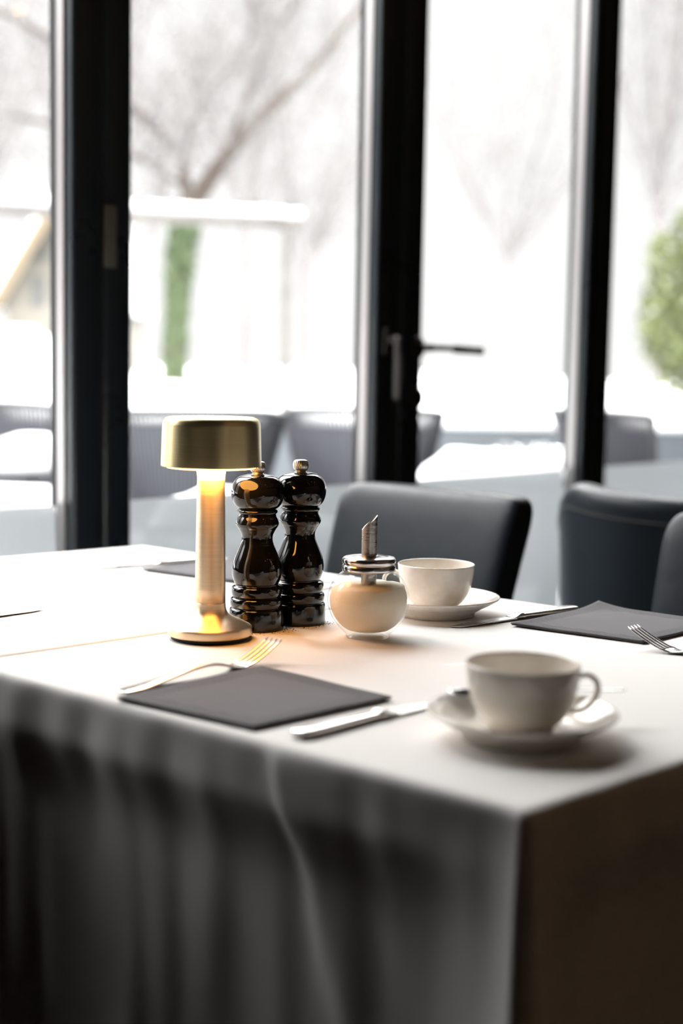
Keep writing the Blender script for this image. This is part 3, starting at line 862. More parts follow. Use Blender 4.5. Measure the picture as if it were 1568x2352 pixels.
# teaspoon on the near saucer
spn = thing('teaspoon', 'steel teaspoon lying on the saucer behind the near cup', 'spoon')
bm = bmesh.new()
strip(bm, [(0.0, 0.002, 0.0012, 0.0), (0.004, 0.0052, 0.0016, 0.0), (0.02, 0.006, 0.0018, 0.0004), (0.05, 0.0038, 0.002, 0.0012), (0.08, 0.0022, 0.0024, 0.0014), (0.1, 0.0021, 0.0024, -0.0006), (0.11, 0.0034, 0.002, -0.0038)], 12)
obj('handle', bm, M_cut, spn)
bm = bmesh.new()
nu, nv = 14, 20
grid = []
for side in (0, 1):
    rows_ = []
    for i in range(nu + 1):
        t = i / nu; x = 0.107 + 0.040 * t
        hw = 0.0135 * sqrt(max(0.0, 1 - ((t - 0.52) / 0.54) ** 2)) + 0.0012
        r_ = []
        for j in range(nv + 1):
            u = j / nv * 2 - 1
            dep = 0.0062 * (1 - u * u) * (1 - (2 * t - 1) ** 2) ** 0.7 if 0 < t < 1 else 0
            r_.append(bm.verts.new((x, hw * u, -0.0032 + 0.0035 * t - dep + (0.0011 if side else 0))))
        rows_.append(r_)
    grid.append(rows_)
for rows_ in grid:
    for i in range(nu):
        for j in range(nv):
            bm.faces.new((rows_[i][j], rows_[i][j + 1], rows_[i + 1][j + 1], rows_[i + 1][j]))
A, B = grid
for i in range(nu):
    bm.faces.new((A[i][0], A[i + 1][0], B[i + 1][0], B[i][0])); bm.faces.new((A[i][nv], A[i + 1][nv], B[i + 1][nv], B[i][nv]))
for j in range(nv):
    bm.faces.new((A[0][j], A[0][j + 1], B[0][j + 1], B[0][j])); bm.faces.new((A[nu][j], A[nu][j + 1], B[nu][j + 1], B[nu][j]))
obj('spoon_bowl', bm, M_cut, spn)
spn.location = (0.254, 1.238, ZT + 0.0295); spn.scale = (1.07, 1, 1)
spn.rotation_euler = (0, radians(0.8), math.atan2(-0.016, -0.156))

# ------------------------------------------------------------------ napkins
def make_napkin(label, c4, z0, seed, curl=None):
    """c4: the four corners in order; folded paper, three plies thick"""
    c4 = [Vector(c) for c in c4]; cen = sum(c4, Vector((0, 0))) / 4
    root = thing('paper_napkin', label, 'napkin', (cen.x, cen.y, z0), 0, 'anthracite napkins')
    e = c4[1] - c4[0]
    n = 40

    def sheet(bm, lift, inset, th, fy=1.0):
        tops, bots = [], []
        for i in range(n + 1):
            rt, rb = [], []
            for j in range(n + 1):
                u = inset + (1 - 2 * inset) * i / n; v = inset + (1 - 2 * inset) * j / n
                p = (c4[0] * (1 - u) * (1 - v) + c4[1] * u * (1 - v) + c4[2] * u * v + c4[3] * (1 - u) * v) - cen
                z = lift + 0.0006 * noise.noise(Vector((p.x * 18 + seed, p.y * 18, seed)))
                z += 0.0006 * (1 - min(1, 8 * min(u, v, 1 - u, 1 - v)))
                if curl:
                    ci, amt = curl; cu, cv = ((0, 0), (1, 0), (1, 1), (0, 1))[ci]
                    dd = sqrt((u - cu) ** 2 + (v - cv) ** 2); z += amt * max(0, 1 - dd / 0.3) ** 2
                rt.append(bm.verts.new((p.x, p.y, z + th))); rb.append(bm.verts.new((p.x, p.y, max(z, 0.0003))))
            tops.append(rt); bots.append(rb)
        for g in (tops, bots):
            for i in range(n):
                for j in range(n):
                    f = bm.faces.new((g[i][j], g[i][j + 1], g[i + 1][j + 1], g[i + 1][j]))
                    if min(i, j, n - 1 - i, n - 1 - j) < 5: f.material_index = 1
        rim = [(i, 0) for i in range(n)] + [(n, j) for j in range(n)] + [(i, n) for i in range(n, 0, -1)] + [(0, j) for j in range(n, 0, -1)]
        for a, b in zip(rim, rim[1:] + rim[:1]):
            bm.faces.new((tops[a[0]][a[1]], tops[b[0]][b[1]], bots[b[0]][b[1]], bots[a[0]][a[1]]))
    bm = bmesh.new(); sheet(bm, 0.0003, 0.004, 0.0012); obj('lower_fold', bm, [M_napkin, M_nap_edge], root)
    bm = bmesh.new(); sheet(bm, 0.0019, 0.0, 0.0013); obj('upper_fold', bm, [M_napkin, M_nap_edge], root)
    return root


make_napkin('dark grey folded paper napkin at the front table edge', [(-0.203, 1.281), (-0.079, 1.430), (0.05, 1.303), (-0.072, 1.183)], ZT + 0.0006, 1)
make_napkin('dark grey folded paper napkin on the right side with embossed rim', [(0.207, 1.70), (0.339, 1.845), (0.477, 1.735), (0.346, 1.599)], ZT + 0.0006, 2, (1, 0.006))
make_napkin('dark grey folded paper napkin behind the lamp at the far table edge', [(-0.297, 2.106), (-0.170, 2.238), (-0.035, 2.11), (-0.152, 2.003)], ZT + 0.0006, 3)

# ------------------------------------------------------------------ leather dining chairs
def make_chair(label):
    """local -y is the sitter's front"""
    root = thing('leather_chair', label, 'chair', group='leather chairs facing the table')
    bm = bmesh.new()
    secs = []
    # padded backrest as a loft in z: leaning back, slightly wider at the top
    for z, yc, hw, th in ((0.44, 0.215, 0.19, 0.05), (0.5, 0.222, 0.193, 0.07), (0.6, 0.243, 0.198, 0.082), (0.7, 0.27, 0.203, 0.086), (0.78, 0.295, 0.207, 0.086), (0.81, 0.305, 0.208, 0.084), (0.83, 0.312, 0.203, 0.074), (0.84, 0.316, 0.193, 0.058), (0.845, 0.318, 0.18, 0.04)):
        s = []
        for (px_, py_) in rounded_rect(2 * hw, th, 40, 6.0):
            cv = 0.012 * (1 - (px_ / hw) ** 2)
            s.append((px_, yc + py_ + cv, z))
        secs.append(s)
    loft(bm, secs)
    b = obj('backrest', bm, M_leather, root)
    sm = b.modifiers.new('round', 'SUBSURF'); sm.levels = 1; sm.render_levels = 2
    bm = bmesh.new(); secs = []
    for z, g in ((0.40, 0.9), (0.405, 0.97), (0.43, 1.0), (0.455, 1.0), (0.472, 0.97), (0.478, 0.9)):
        secs.append([(p[0] * g, p[1] * g - 0.01, z) for p in rounded_rect(0.44, 0.44, 40, 6.0)])
    loft(bm, secs)
    obj('seat', bm, M_leather, root)
    for sx in (-1, 1):
        for sy, lean in ((-1, 0.0), (1, 0.05)):
            bm = bmesh.new()
            secs = []
            for z, w in ((0, 0.026), (0.2, 0.032), (0.41, 0.04)):
                y = sy * 0.185 + lean * (1 - z / 0.41)
                secs.append([(sx * 0.185 + p[0], y + p[1], z) for p in rounded_rect(w, w, 12, 5)])
            loft(bm, secs); obj('leg', bm, M_wood, root)
    return root


E2 = Vector((0.69, 0.724)).normalized(); ch_rot = math.atan2(E2.y, E2.x) - pi / 2
ch1 = make_chair('dark leather chair tucked behind the table, directly behind the rear cup')


def chair_at(o, left_top, rot=ch_rot):
    """left_top: where the backrest's upper front corner on the viewer's left stands"""
    c, s = cos(rot), sin(rot)
    lx, ly = -0.2, 0.27
    o.rotation_euler = (0, 0, rot)
    o.location = (left_top[0] - (c * lx - s * ly), left_top[1] - (s * lx + c * ly), 0)


p_ = onz(776, 1112, 0.84); chair_at(ch1, (p_.x, p_.y))
ch3 = copy_tree(ch1); ch3['label'] = 'dark leather chair cut off by the right picture edge, beside the folded napkin'
p_ = onz(1527, 1180, 0.84); chair_at(ch3, (p_.x, p_.y), ch_rot)

# tub chair seen from behind
tub = thing('tub_chair', 'black leather tub chair with curved stitched back, beyond the right napkin', 'chair')
bm = bmesh.new(); outer, inner, rim = [], [], []
A0, A1, NA = radians(180 - 8), radians(360 + 8), 48
secs = []
for k in range(NA + 1):
    a = A0 + (A1 - A0) * k / NA
    t = abs(k / NA * 2 - 1)
    top = 0.845 - 0.03 * (1 - t ** 2) + 0.0 - 0.16 * max(0, t - 0.72) ** 1.2 * 2.2
    rx, ry = 0.30, 0.27
    ca, sa = cos(a), sin(a)
    sec = []
    for (dr, z) in ((0.0, 0.30), (0.008, 0.5), (0.016, 0.7), (0.02, top - 0.045), (0.021, top - 0.02), (0.012, top - 0.003), (-0.02, top + 0.002), (-0.048, top - 0.006), (-0.058, top - 0.03), (-0.062, 0.6), (-0.062, 0.42), (-0.04, 0.30)):
        sec.append(((rx + dr) * ca, (ry + dr) * sa, z))
    secs.append(sec)
loft(bm, secs); tb = obj('backrest', bm, M_leather, tub)
sm = tb.modifiers.new('round', 'SUBSURF'); sm.levels = 1; sm.render_levels = 2
bm = bmesh.new()
for k in range(NA * 2):
    f = (k + 0.5) / (NA * 2); a = A0 + (A1 - A0) * f; t = abs(f * 2 - 1)
    top = 0.845 - 0.03 * (1 - t ** 2) - 0.16 * max(0, t - 0.72) ** 1.2 * 2.2
    p = Vector(((0.30 + 0.0205) * cos(a), (0.27 + 0.0205) * sin(a), top - 0.05))
    tg_ = Vector((-0.3 * sin(a), 0.27 * cos(a), 0)).normalized()
    add_tube(bm, [p - tg_ * 0.0045, p + tg_ * 0.0045], 0.0014, 6)
obj('stitching', bm, M_thread, tb)
bm = bmesh.new(); secs = []
for z, g in ((0.34, 0.9), (0.35, 0.98), (0.42, 1.0), (0.45, 0.98), (0.462, 0.9)):
    secs.append([(p[0] * g, p[1] * g + 0.02, z) for p in rounded_rect(0.47, 0.46, 40, 4)])
loft(bm, secs); obj('seat', bm, M_leather, tub)
for sx in (-1, 1):
    for sy in (-1, 1):
        bm = bmesh.new(); add_tube(bm, [(sx * 0.2, sy * 0.17, 0), (sx * 0.19, sy * 0.16, 0.34)], [0.013, 0.02], 12); obj('leg', bm, M_wood, tub)
tub.location = (0.78, 2.98, 0); tub.rotation_euler = (0, 0, radians(-8))
ch4 = copy_tree(ch1); ch4['label'] = 'dark leather chair added unseen outside the left picture edge, turned sideways to shade the cloth front'
ch4.location = (-0.855, 1.520, 0); ch4.rotation_euler = (0, 0, radians(-131.8))  # unseen chair, placed and turned so its backrest shades the cloth front

# ------------------------------------------------------------------ outside: snowy ground and bank
def terrain():
    bm = bmesh.new(); nx, ny = 120, 90
    g = []
    for j in range(ny + 1):
        Y = 1.2 + (j / ny) ** 1.6 * 60
        row = []
        for i in range(nx + 1):
            X = -30 + 66 * i / nx
            # keep out of the room: distance outside of the glazing line
            q = Vector((X, Y, 0)) - W0; n_ = -q.dot(WN)
            z = -0.06
            if Y > 8.2:
                pxx = X / Y
                base = 0.93 + 0.42 * max(0, min(1, (-pxx - 0.155) / 0.06)) - 0.25 * max(0, min(1, (pxx - 0.0) / 0.2))
                t = min(1, (Y - 8.2) / 3.0); t = t * t * (3 - 2 * t)
                z += (base + 0.1 * noise.noise(Vector((X * 0.5, Y * 0.3, 0.7)))) * t
            z += 0.015 * noise.noise(Vector((X * 1.3, Y * 1.3, 0)))
            row.append((bm.verts.new((X, Y, z)), n_))
        g.append(row)
    for j in range(ny):
        for i in range(nx):
            vs = (g[j][i], g[j][i + 1], g[j + 1][i + 1], g[j + 1][i])
            if min(v[1] for v in vs) > 0.2: bm.faces.new([v[0] for v in vs])
    for v in [v for v in bm.verts if not v.link_faces]: bm.verts.remove(v)
    o = obj('snowy_ground', bm, M_snow); struct(o)
terrain()
wall_box('terrace_ground', -4, 8, -1.0, -0.1, -0.12, -0.03, M_snow)

# parapet at the edge of the terrace
bm = bmesh.new(); add_box(bm, (0, 0, 0.33), (14, 0.16, 0.84), bevel=0.01); pr = obj('terrace_parapet', bm, M_parapet, smooth=False, loc=(0.6, 7.45, 0)); struct(pr)
bm = bmesh.new()
secs = []
for k in range(121):
    x = -7 + 14 * k / 120; h = 0.05 + 0.015 * noise.noise(Vector((x * 1.7, 0, 0)))
    secs.append([(x, -0.085, 0.748), (x, -0.075, 0.75 + h * 0.7), (x, 0, 0.75 + h), (x, 0.075, 0.75 + h * 0.7), (x, 0.085, 0.748)])
loft(bm, secs); struct(obj('snow_ledge', bm, M_snow, loc=(0.6, 7.45, 0)))


def snow_slab(bm, quad, z0, h, n=16, seed=0):
    rows_ = []
    for i in range(n + 1):
        r_ = []
        for j in range(n + 1):
            u, v = i / n, j / n
            p = quad[0] * (1 - u) * (1 - v) + quad[1] * u * (1 - v) + quad[2] * u * v + quad[3] * (1 - u) * v
            e = min(u, v, 1 - u, 1 - v); k = min(1, e / 0.1); k = sqrt(1 - (1 - k) ** 2)
            r_.append(bm.verts.new((p.x, p.y, z0 + h * k * (1 + 0.25 * noise.noise(Vector((p.x * 4 + seed, p.y * 4, 0)))))))
        rows_.append(r_)
    for i in range(n):
        for j in range(n): bm.faces.new((rows_[i][j], rows_[i][j + 1], rows_[i + 1][j + 1], rows_[i + 1][j]))


def out_table(quad, z, label, seed):
    quad = [Vector(q) for q in quad]; cen = sum(quad, Vector((0, 0))) / 4
    root = thing('outdoor_table', label, 'table', (cen.x, cen.y, 0), 0, 'snow-covered terrace tables')
    q = [p - cen for p in quad]
    bm = bmesh.new()
    lo = [bm.verts.new((p.x, p.y, z - 0.03)) for p in q]; hi = [bm.verts.new((p.x, p.y, z)) for p in q]
    bm.faces.new(lo); bm.faces.new(hi)
    for k in range(4): bm.faces.new((lo[k], lo[(k + 1) % 4], hi[(k + 1) % 4], hi[k]))
    obj('tabletop', bm, M_alu, root, smooth=False)
    bm = bmesh.new(); snow_slab(bm, q, z + 0.001, 0.045, seed=seed); obj('snow_layer', bm, M_snow, root)
    for p in q:
        p = p * 0.85
        bm = bmesh.new(); add_box(bm, (p.x, p.y, (z - 0.09) / 2), (0.045, 0.045, z + 0.03), bevel=0.004); obj('leg', bm, M_alu, root, smooth=False)
    return root


out_table([(0.20, 4.05), (0.36, 5.15), (0.92, 5.0), (0.64, 4.22)], 0.735, 'snow-covered terrace table outside the door with the lever handle', 1)
out_table([(-1.45, 2.75), (-0.62, 2.95), (-0.63, 3.3), (-1.45, 3.35)], 0.735, 'snow-covered terrace table outside the leftmost window', 2)
out_table([(-0.42, 3.02), (-0.36, 3.62), (-0.12, 3.62), (-0.13, 3.30)], 0.71, 'small snow-covered terrace table outside, behind the brass lamp', 3)


bt = thing('snow_mound_stand', 'dome of snow on a made-up round stand, for a snow-laden chair cushion outside the leftmost window', 'table', (-1.09, 5.0, 0))  # stand made up to carry the snow of a chair cushion
obj('tabletop', lathe_bm([(0, 0.66), (0.17, 0.66), (0.175, 0.67), (0.17, 0.68), (0, 0.68)], 32), M_alu, bt)
obj('snow_dome', lathe_bm([(0, 0.681), (0.165, 0.681), (0.168, 0.70), (0.15, 0.745), (0.11, 0.785), (0.05, 0.805), (0, 0.808)], 40), M_snow, bt)
obj('column', lathe_bm([(0, -0.04), (0.13, -0.04), (0.13, -0.025), (0.02, -0.01), (0.016, 0.3), (0.016, 0.66), (0, 0.66)], 24), M_alu, bt)


# rope-backed terrace armchairs
def make_rope_chair(label):
    """local -y is the front; the roped shell curves around the sitter"""
    root = thing('rope_armchair', label, 'chair', group='rope-backed terrace armchairs')
    A0_, A1_ = radians(-48), radians(48)
    R0 = 0.36

    def rimp(a, z):
        r = R0 * (0.68 + 0.34 * (z - 0.42) / 0.46)
        return Vector((r * sin(a) * 1.08, (r * cos(a) - 0.1) + 0.1 * (z - 0.42), z))

    def topz(a): return 0.9 - 0.012 * (a / A1_) ** 4
    bm = bmesh.new()
    add_tube(bm, [rimp(A0_ + (A1_ - A0_) * k / 30, topz(A0_ + (A1_ - A0_) * k / 30)) for k in range(31)], 0.014, 10)
    add_tube(bm, [rimp(A0_ + (A1_ - A0_) * k / 30, 0.44) for k in range(31)], 0.012, 10)
    for a in (A0_, A1_): add_tube(bm, [rimp(a, 0.44), rimp(a, 0.66), rimp(a, topz(a))], 0.014, 10)
    fr = obj('frame', bm, M_alu, root)
    bm = bmesh.new()
    n_ = 40
    for k in range(n_):
        a = A0_ + (A1_ - A0_) * (k + 0.5) / n_
        add_tube(bm, [rimp(a, 0.44), rimp(a, 0.66), rimp(a, topz(a))], 0.0082, 6, flat=(0.7, 1))
    obj('rope_back', bm, M_rope, root)
    bm = bmesh.new(); secs = []
    for z, g in ((0.38, 0.95), (0.39, 1.0), (0.43, 1.0), (0.445, 0.95)):
        secs.append([(p[0] * g, p[1] * g - 0.0, z) for p in rounded_rect(0.5, 0.48, 32, 4)])
    loft(bm, secs); obj('seat', bm, M_alu, root)
    bm = bmesh.new(); secs = []
    for z, g in ((0.446, 0.98), (0.47, 0.97), (0.488, 0.88), (0.499, 0.72), (0.505, 0.5), (0.508, 0.25), (0.509, 0.06)):
        secs.append([(p[0] * g, p[1] * g, z) for p in rounded_rect(0.48, 0.44, 32, 4)])
    loft(bm, secs); obj('snow_cushion', bm, M_snow, root)
    for sx in (-1, 1):
        for sy in (-1, 1):
            bm = bmesh.new(); add_tube(bm, [(sx * 0.24, sy * 0.22, -0.04), (sx * 0.2, sy * 0.18, 0.39)], [0.011, 0.015], 10); obj('leg', bm, M_alu, root)
    return root


rc = make_rope_chair('grey rope-backed armchair on the terrace, between the black mills and the middle post')
p_ = at(840, 950, 4.7)
rc.location = (0.085, 5.5, 0); rc.rotation_euler = (0, 0, radians(176))
rc2 = copy_tree(rc); rc2['label'] = 'grey rope-backed armchair on the terrace, directly behind the lamp shade'
rc2.location = (-0.53, 4.95, 0); rc2.rotation_euler = (0, 0, radians(192))
rc3 = copy_tree(rc); rc3['label'] = 'terrace armchair with snow on it outside the leftmost window'
rc3.location = (-1.22, 5.6, 0); rc3.rotation_euler = (0, 0, radians(150))
rc4 = copy_tree(rc); rc4['label'] = 'terrace armchair in front of the parapet, right of the right-hand post'
rc4.location = (1.18, 5.7, 0); rc4.rotation_euler = (0, 0, radians(120))


# ------------------------------------------------------------------ trees
def grow(bm, p, d, r, ln, depth, rnd, up=0.08, minr=0.004, segs=5, spread=0.65):
    n = 4; pts = [p.copy()]; rad = [r]; q = p.copy(); dd = d.copy()
    for k in range(n):
        dd = (dd + Vector((rnd.gauss(0, 0.14), rnd.gauss(0, 0.14), rnd.gauss(0, 0.14) + up))).normalized()
        q = q + dd * ln / n; pts.append(q.copy()); rad.append(r * (1 - 0.45 * (k + 1) / n))
    add_tube(bm, pts, rad, segs, caps=False)
    if depth <= 0: return
    for k in range(rnd.choice((2, 3, 3))):
        i = rnd.choice((2, 3, 4, 4)); 
        sd = (dd + Vector((rnd.gauss(0, spread), rnd.gauss(0, spread), rnd.gauss(0, spread) * 0.8))).normalized()
        grow(bm, pts[i], sd, max(rad[i] * 0.62, minr), ln * rnd.uniform(0.6, 0.85), depth - 1, rnd, up, minr, 4, spread)


def tree(name, label, base, limbs, trunk_r, mats, seed, depth=4, tw=0.6, twr=0.012, group=None, spread=0.65, per=4, twig_mat=None):
    """limbs: list of (points, r0, r1); first is the trunk"""
    rnd = random.Random(seed)
    root = thing(name, label, 'tree', base, 0, group)
    B = Vector(base)
    bm = bmesh.new()
    for k, (pts, r0, r1) in enumerate(limbs):
        sp_ = [p - B for p in spline(pts, 6)]; n = len(sp_)
        add_tube(bm, sp_, [r0 + (r1 - r0) * i / (n - 1) for i in range(n)], 10 if k == 0 else 8, caps=True)
    obj('trunk', bm, mats, root)
    bm = bmesh.new()
    for k, (pts, r0, r1) in enumerate(limbs[1:]):
        sp_ = [p - B for p in spline(pts, 4)]
        n = len(sp_)
        for i in range(2, n):
            for _ in range(per if i < n - 1 else per + 1):
                if rnd.random() < 0.4: continue
                t = (sp_[i] - sp_[i - 1]).normalized()
                d = (t * 0.7 + Vector((rnd.gauss(0, 0.7), rnd.gauss(0, 0.7), rnd.gauss(0, 0.5) + 0.1))).normalized()
                grow(bm, sp_[i], d, min(twr, (r0 + r1) * 0.35), tw * rnd.uniform(0.6, 1.3), depth, rnd, spread=spread)
    obj('twigs', bm, twig_mat or mats, root)
    return root


YT = 14.0
A_ = lambda x, y, Y=YT: at(x, y, Y)
tb_ = A_(400, 900); tb_.z = 0.8
main = tree('bare_tree', 'bare forked tree with an ivy-covered trunk seen behind the brass lamp', tuple(tb_), [
    ([tb_, A_(404, 760), A_(412, 620), A_(424, 520), A_(430, 475)], 0.115, 0.085),
    ([A_(430, 480), A_(462, 440), A_(500, 385), A_(560, 310), A_(640, 228, YT + .4), A_(710, 165, YT + .8), A_(770, 88, YT + 1.2), A_(830, 10, YT + 1.5), A_(900, -80, YT + 1.6)], 0.1, 0.022),
    ([A_(428, 470), A_(424, 410), A_(416, 365), A_(380, 320, YT - .3), A_(335, 272, YT - .6), A_(290, 240, YT - .8), A_(200, 190, YT - 1), A_(110, 90, YT - 1.3), A_(30, 40, YT - 1.5), A_(-60, 0, YT - 1.5)], 0.06, 0.02),
    ([A_(520, 350), A_(550, 270), A_(580, 190, YT + .3), A_(610, 110, YT + .5), A_(650, 50, YT + .5), A_(700, -40, YT + .4)], 0.03, 0.015),
    ([A_(424, 380), A_(440, 290), A_(480, 210, YT + .3), A_(540, 140, YT + .5), A_(580, 60, YT + .5), A_(560, -50, YT + .4)], 0.024, 0.012),
    ([A_(416, 420), A_(390, 410), A_(330, 370, YT - .5), A_(250, 330, YT - .7), A_(120, 285, YT - 1), A_(0, 262, YT - 1.2), A_(-100, 240, YT - 1.4)], 0.03, 0.02),
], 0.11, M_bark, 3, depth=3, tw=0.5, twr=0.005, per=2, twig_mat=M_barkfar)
# ivy on the lower trunk
rnd = random.Random(11)
bm = bmesh.new()
for k in range(2300):
    t = rnd.random() ** 0.9
    c = spline([tb_, A_(404, 760), A_(412, 620), A_(424, 520)], 8)
    f = t * (len(c) - 1); i = min(int(f), len(c) - 2); p = c[i].lerp(c[i + 1], f - i) - Vector(tb_)
    a = rnd.uniform(0, 2 * pi); r = 0.09 + rnd.random() * (0.05 + 0.03 * (t > 0.6))
    p = p + Vector((r * cos(a), r * sin(a), 0))
    d = Vector((cos(a), sin(a), rnd.uniform(-0.4, 0.4))).normalized(); u = Vector((-sin(a), cos(a), 0)); v = d.cross(u)
    s = rnd.uniform(0.018, 0.034)
    q = [p + (u * x + v * y + d * zz2) * s for x, y, zz2 in ((0, -1, 0), (0.8, -0.3, 0.2), (0.5, 0.6, 0), (0, 1, 0.1), (-0.5, 0.6, 0), (-0.8, -0.3, 0.2))]
    bm.faces.new([bm.verts.new(x) for x in q])
iv = obj('ivy', bm, M_ivy, main, smooth=False); iv['label'] = 'green ivy leaves covering the lower trunk'

# paler trees further back
def far_tree(px, Y, h, seed, label, r=0.12):
    rnd = random.Random(seed)
    b = at(px, 900, Y); b.z = 0.6
    limbs = [([b, b + Vector((0.05, 0, h * 0.2)), b + Vector((0, 0.1, h * 0.4))], r, r * 0.8)]
    top = limbs[0][0][-1]
    for k in range(6):
        a = rnd.uniform(0, 2 * pi); sp_ = rnd.uniform(0.6, 1.6)
        limbs.append(([top, top + Vector((cos(a) * sp_ * 0.5, sin(a) * sp_ * 0.5, h * 0.15)), top + Vector((cos(a) * sp_ * 1.3, sin(a) * sp_ * 1.3, h * 0.38)), top + Vector((cos(a) * sp_ * 1.9, sin(a) * sp_ * 1.9, h * 0.62))], r * 0.5, r * 0.18))
    return tree('hazy_tree', label, tuple(b), limbs, r, M_barkfar, seed, depth=3, tw=h * 0.11, twr=0.009, group='haze-pale trees in the background', per=3)


far_tree(-60, 24, 7.0, 21, 'haze-pale bare tree rising over the gabled house')
far_tree(180, 27, 8.0, 22, 'haze-pale bare tree behind the left window post')
far_tree(560, 26, 7.5, 23, 'haze-pale bare tree beyond the fork of the ivy tree')
far_tree(690, 30, 6.0, 24, 'faint haze-pale tree beside the middle window post')
far_tree(1160, 34, 7.5, 25, 'faint haze-pale tree seen through the door glass')
far_tree(1500, 26, 8.0, 26, 'haze-pale tree rising behind the yellow-green bush')

# slender ivy stem left of the tree
b_ = at(332, 860, 13.0); b_.z = 0.8
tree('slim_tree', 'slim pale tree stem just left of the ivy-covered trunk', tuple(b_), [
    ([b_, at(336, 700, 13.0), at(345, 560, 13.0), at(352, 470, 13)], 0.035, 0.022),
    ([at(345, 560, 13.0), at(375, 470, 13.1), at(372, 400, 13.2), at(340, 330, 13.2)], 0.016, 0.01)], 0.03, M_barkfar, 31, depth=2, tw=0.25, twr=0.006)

# garden arbour with a snow-laden beam
arb = thing('garden_arbour', 'snow-laden garden arbour beam crossing in front of the tree fork', 'arbour', tuple(at(200, 500, 9.5).xy) + (0,))
ab = Vector(arb.location)
bm = bmesh.new()
l_, r_2 = at(-260, 465, 9.2) - ab, at(690, 512, 10.2) - ab
add_tube(bm, [l_, (l_ + r_2) / 2, r_2], 0.05, 8); obj('beam', bm, M_beam, arb)
bm = bmesh.new()
pts = [l_.lerp(r_2, k / 40) + Vector((0, 0, 0.055 + 0.01 * noise.noise(Vector((k * 0.6, 0, 0))))) for k in range(41)]
add_tube(bm, pts, 0.05, 10, flat=(0.7, 1.1)); obj('snow_cap', bm, M_snow, arb)
for q in (l_ + (r_2 - l_) * 0.04, l_ + (r_2 - l_) * 0.965):
    bm = bmesh.new(); add_box(bm, (q.x, q.y, q.z / 2), (0.07, 0.07, q.z), bevel=0.005); obj('post', bm, M_beam, arb, smooth=False)

# gabled house on the left
hs = thing('house', 'cream gabled house with yellow barge board seen through the leftmost window', 'house', (-4.25, 22, 0))
bm = bmesh.new()
gx0, gx1 = -0.95, 0.42
ridge = 3.55; eave = 1.95
prof = [(gx0, 0), (gx1, 0), (gx1, eave), (0.0, ridge), (gx0, eave)]
f = [bm.verts.new((x, 0, z)) for x, z in prof]; g_ = [bm.verts.new((x, 5, z)) for x, z in prof]
bm.faces.new(f); bm.faces.new(g_)
for k in range(5): bm.faces.new((f[k], f[(k + 1) % 5], g_[(k + 1) % 5], g_[k]))
obj('wall', bm, M_house, hs, smooth=False)
for sx, xe in ((-1, gx0), (1, gx1)):
    xm, ze = 0.0, eave
    d = Vector((xe - xm, 0, ze - ridge)); nrm = Vector((-d.z, 0, d.x)).normalized()
    if nrm.z < 0: nrm = -nrm
    a = Vector((xm, 0, ridge)); b = a + d * 1.06
    bm = bmesh.new(); secs = []
    for y in (-0.35, 5.3): secs.append([a + Vector((0, y, 0)) + nrm * 0.0, b + Vector((0, y, 0)), b + Vector((0, y, 0)) + nrm * 0.12, a + Vector((0, y, 0)) + nrm * 0.12])
    loft(bm, secs); rf = obj('roof', bm, M_roof, hs, smooth=False)
    bm = bmesh.new(); secs = []
    for y in (-0.37, 5.32): secs.append([a + Vector((0, y, 0)) + nrm * 0.121, b + Vector((0, y, 0)) + nrm * 0.121, b + Vector((0, y, 0)) + nrm * 0.19, a + Vector((0, y, 0)) + nrm * 0.2])
    loft(bm, secs); obj('snow', bm, M_snow, rf, smooth=False)
    bm = bmesh.new(); secs = []
    for y in (-0.4, -0.36): secs.append([a + Vector((0, y, 0)) - nrm * 0.06, b + Vector((0, y, 0)) - nrm * 0.06, b + Vector((0, y, 0)) + nrm * 0.12, a + Vector((0, y, 0)) + nrm * 0.12])
    loft(bm, secs); obj('barge_board', bm, M_yel, rf, smooth=False)
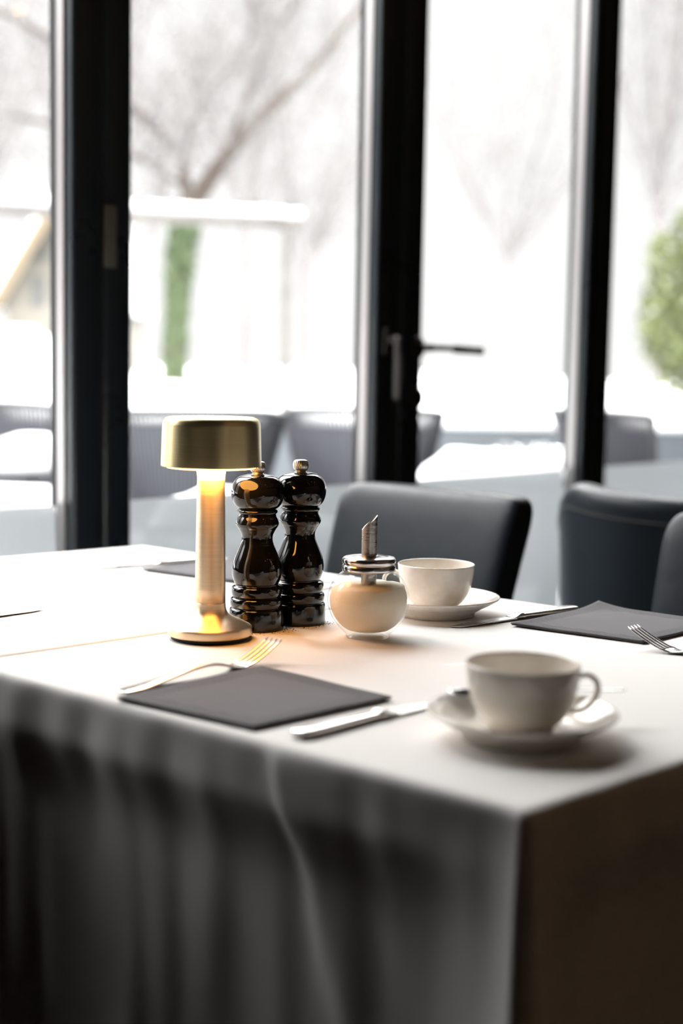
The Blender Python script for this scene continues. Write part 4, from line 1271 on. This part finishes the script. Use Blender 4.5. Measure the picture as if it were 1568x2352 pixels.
for (x, z, w, h) in ((-0.44, 2.12, 0.18, 0.42), (-0.42, 2.72, 0.17, 0.26)):
    bm = bmesh.new(); add_box(bm, (x, -0.01, z), (w, 0.05, h)); wd = obj('window', bm, M_hwin, hs, smooth=False)
    bm = bmesh.new(); add_box(bm, (x, -0.04, z), (0.03, 0.02, h)); add_box(bm, (x, -0.04, z), (w, 0.02, 0.03)); obj('glazing_bar', bm, M_house, wd, smooth=False)

# bushes
def bush(label, c, rx, ry, rz, m, n, seed, leaf=0.05, name='leafy_bush'):
    rnd = random.Random(seed); bm = bmesh.new()
    for k in range(n):
        while True:
            p = Vector((rnd.uniform(-1, 1), rnd.uniform(-1, 1), rnd.uniform(-1, 1)))
            if 0.35 < p.length < 1 + 0.25 * noise.noise(p * 2.2 + Vector((seed, 0, 0))): break
        p = Vector((p.x * rx, p.y * ry, p.z * rz + rz))
        d = Vector((rnd.gauss(0, 1), rnd.gauss(0, 1), rnd.gauss(0, 1))).normalized(); u = d.orthogonal().normalized(); v = d.cross(u); s = leaf * rnd.uniform(0.6, 1.3)
        bm.faces.new([bm.verts.new(p + (u * x + v * y) * s) for x, y in ((0, -1), (0.5, -0.1), (0.35, 0.6), (0, 1), (-0.35, 0.6), (-0.5, -0.1))])
    root = thing(name, label, 'bush', c)
    obj('foliage', bm, m, root, smooth=False)
    bm = bmesh.new()
    for k in range(9):
        a = rnd.uniform(0, 2 * pi); add_tube(bm, [(0, 0, -0.15), (cos(a) * rx * 0.3, sin(a) * ry * 0.3, rz * 0.8), (cos(a) * rx * 0.6, sin(a) * ry * 0.6, rz * 1.5)], [0.02, 0.014, 0.005], 6)
    obj('stems', bm, M_bark, root)
    return root


p_ = at(1600, 800, 15); bush('yellow-green leafy bush at the right edge beyond the rightmost glass', (p_.x, 15, 0.75), 0.62, 0.6, 1.0, M_bush, 4200, 41, 0.05)
p_ = at(1215, 1000, 6.6); bush('low snow-dusted shrub in front of the parapet beyond the snowy table', (p_.x, 6.75, 0.18), 0.36, 0.25, 0.26, M_hedge, 1600, 42, 0.035, 'snowy_shrub')
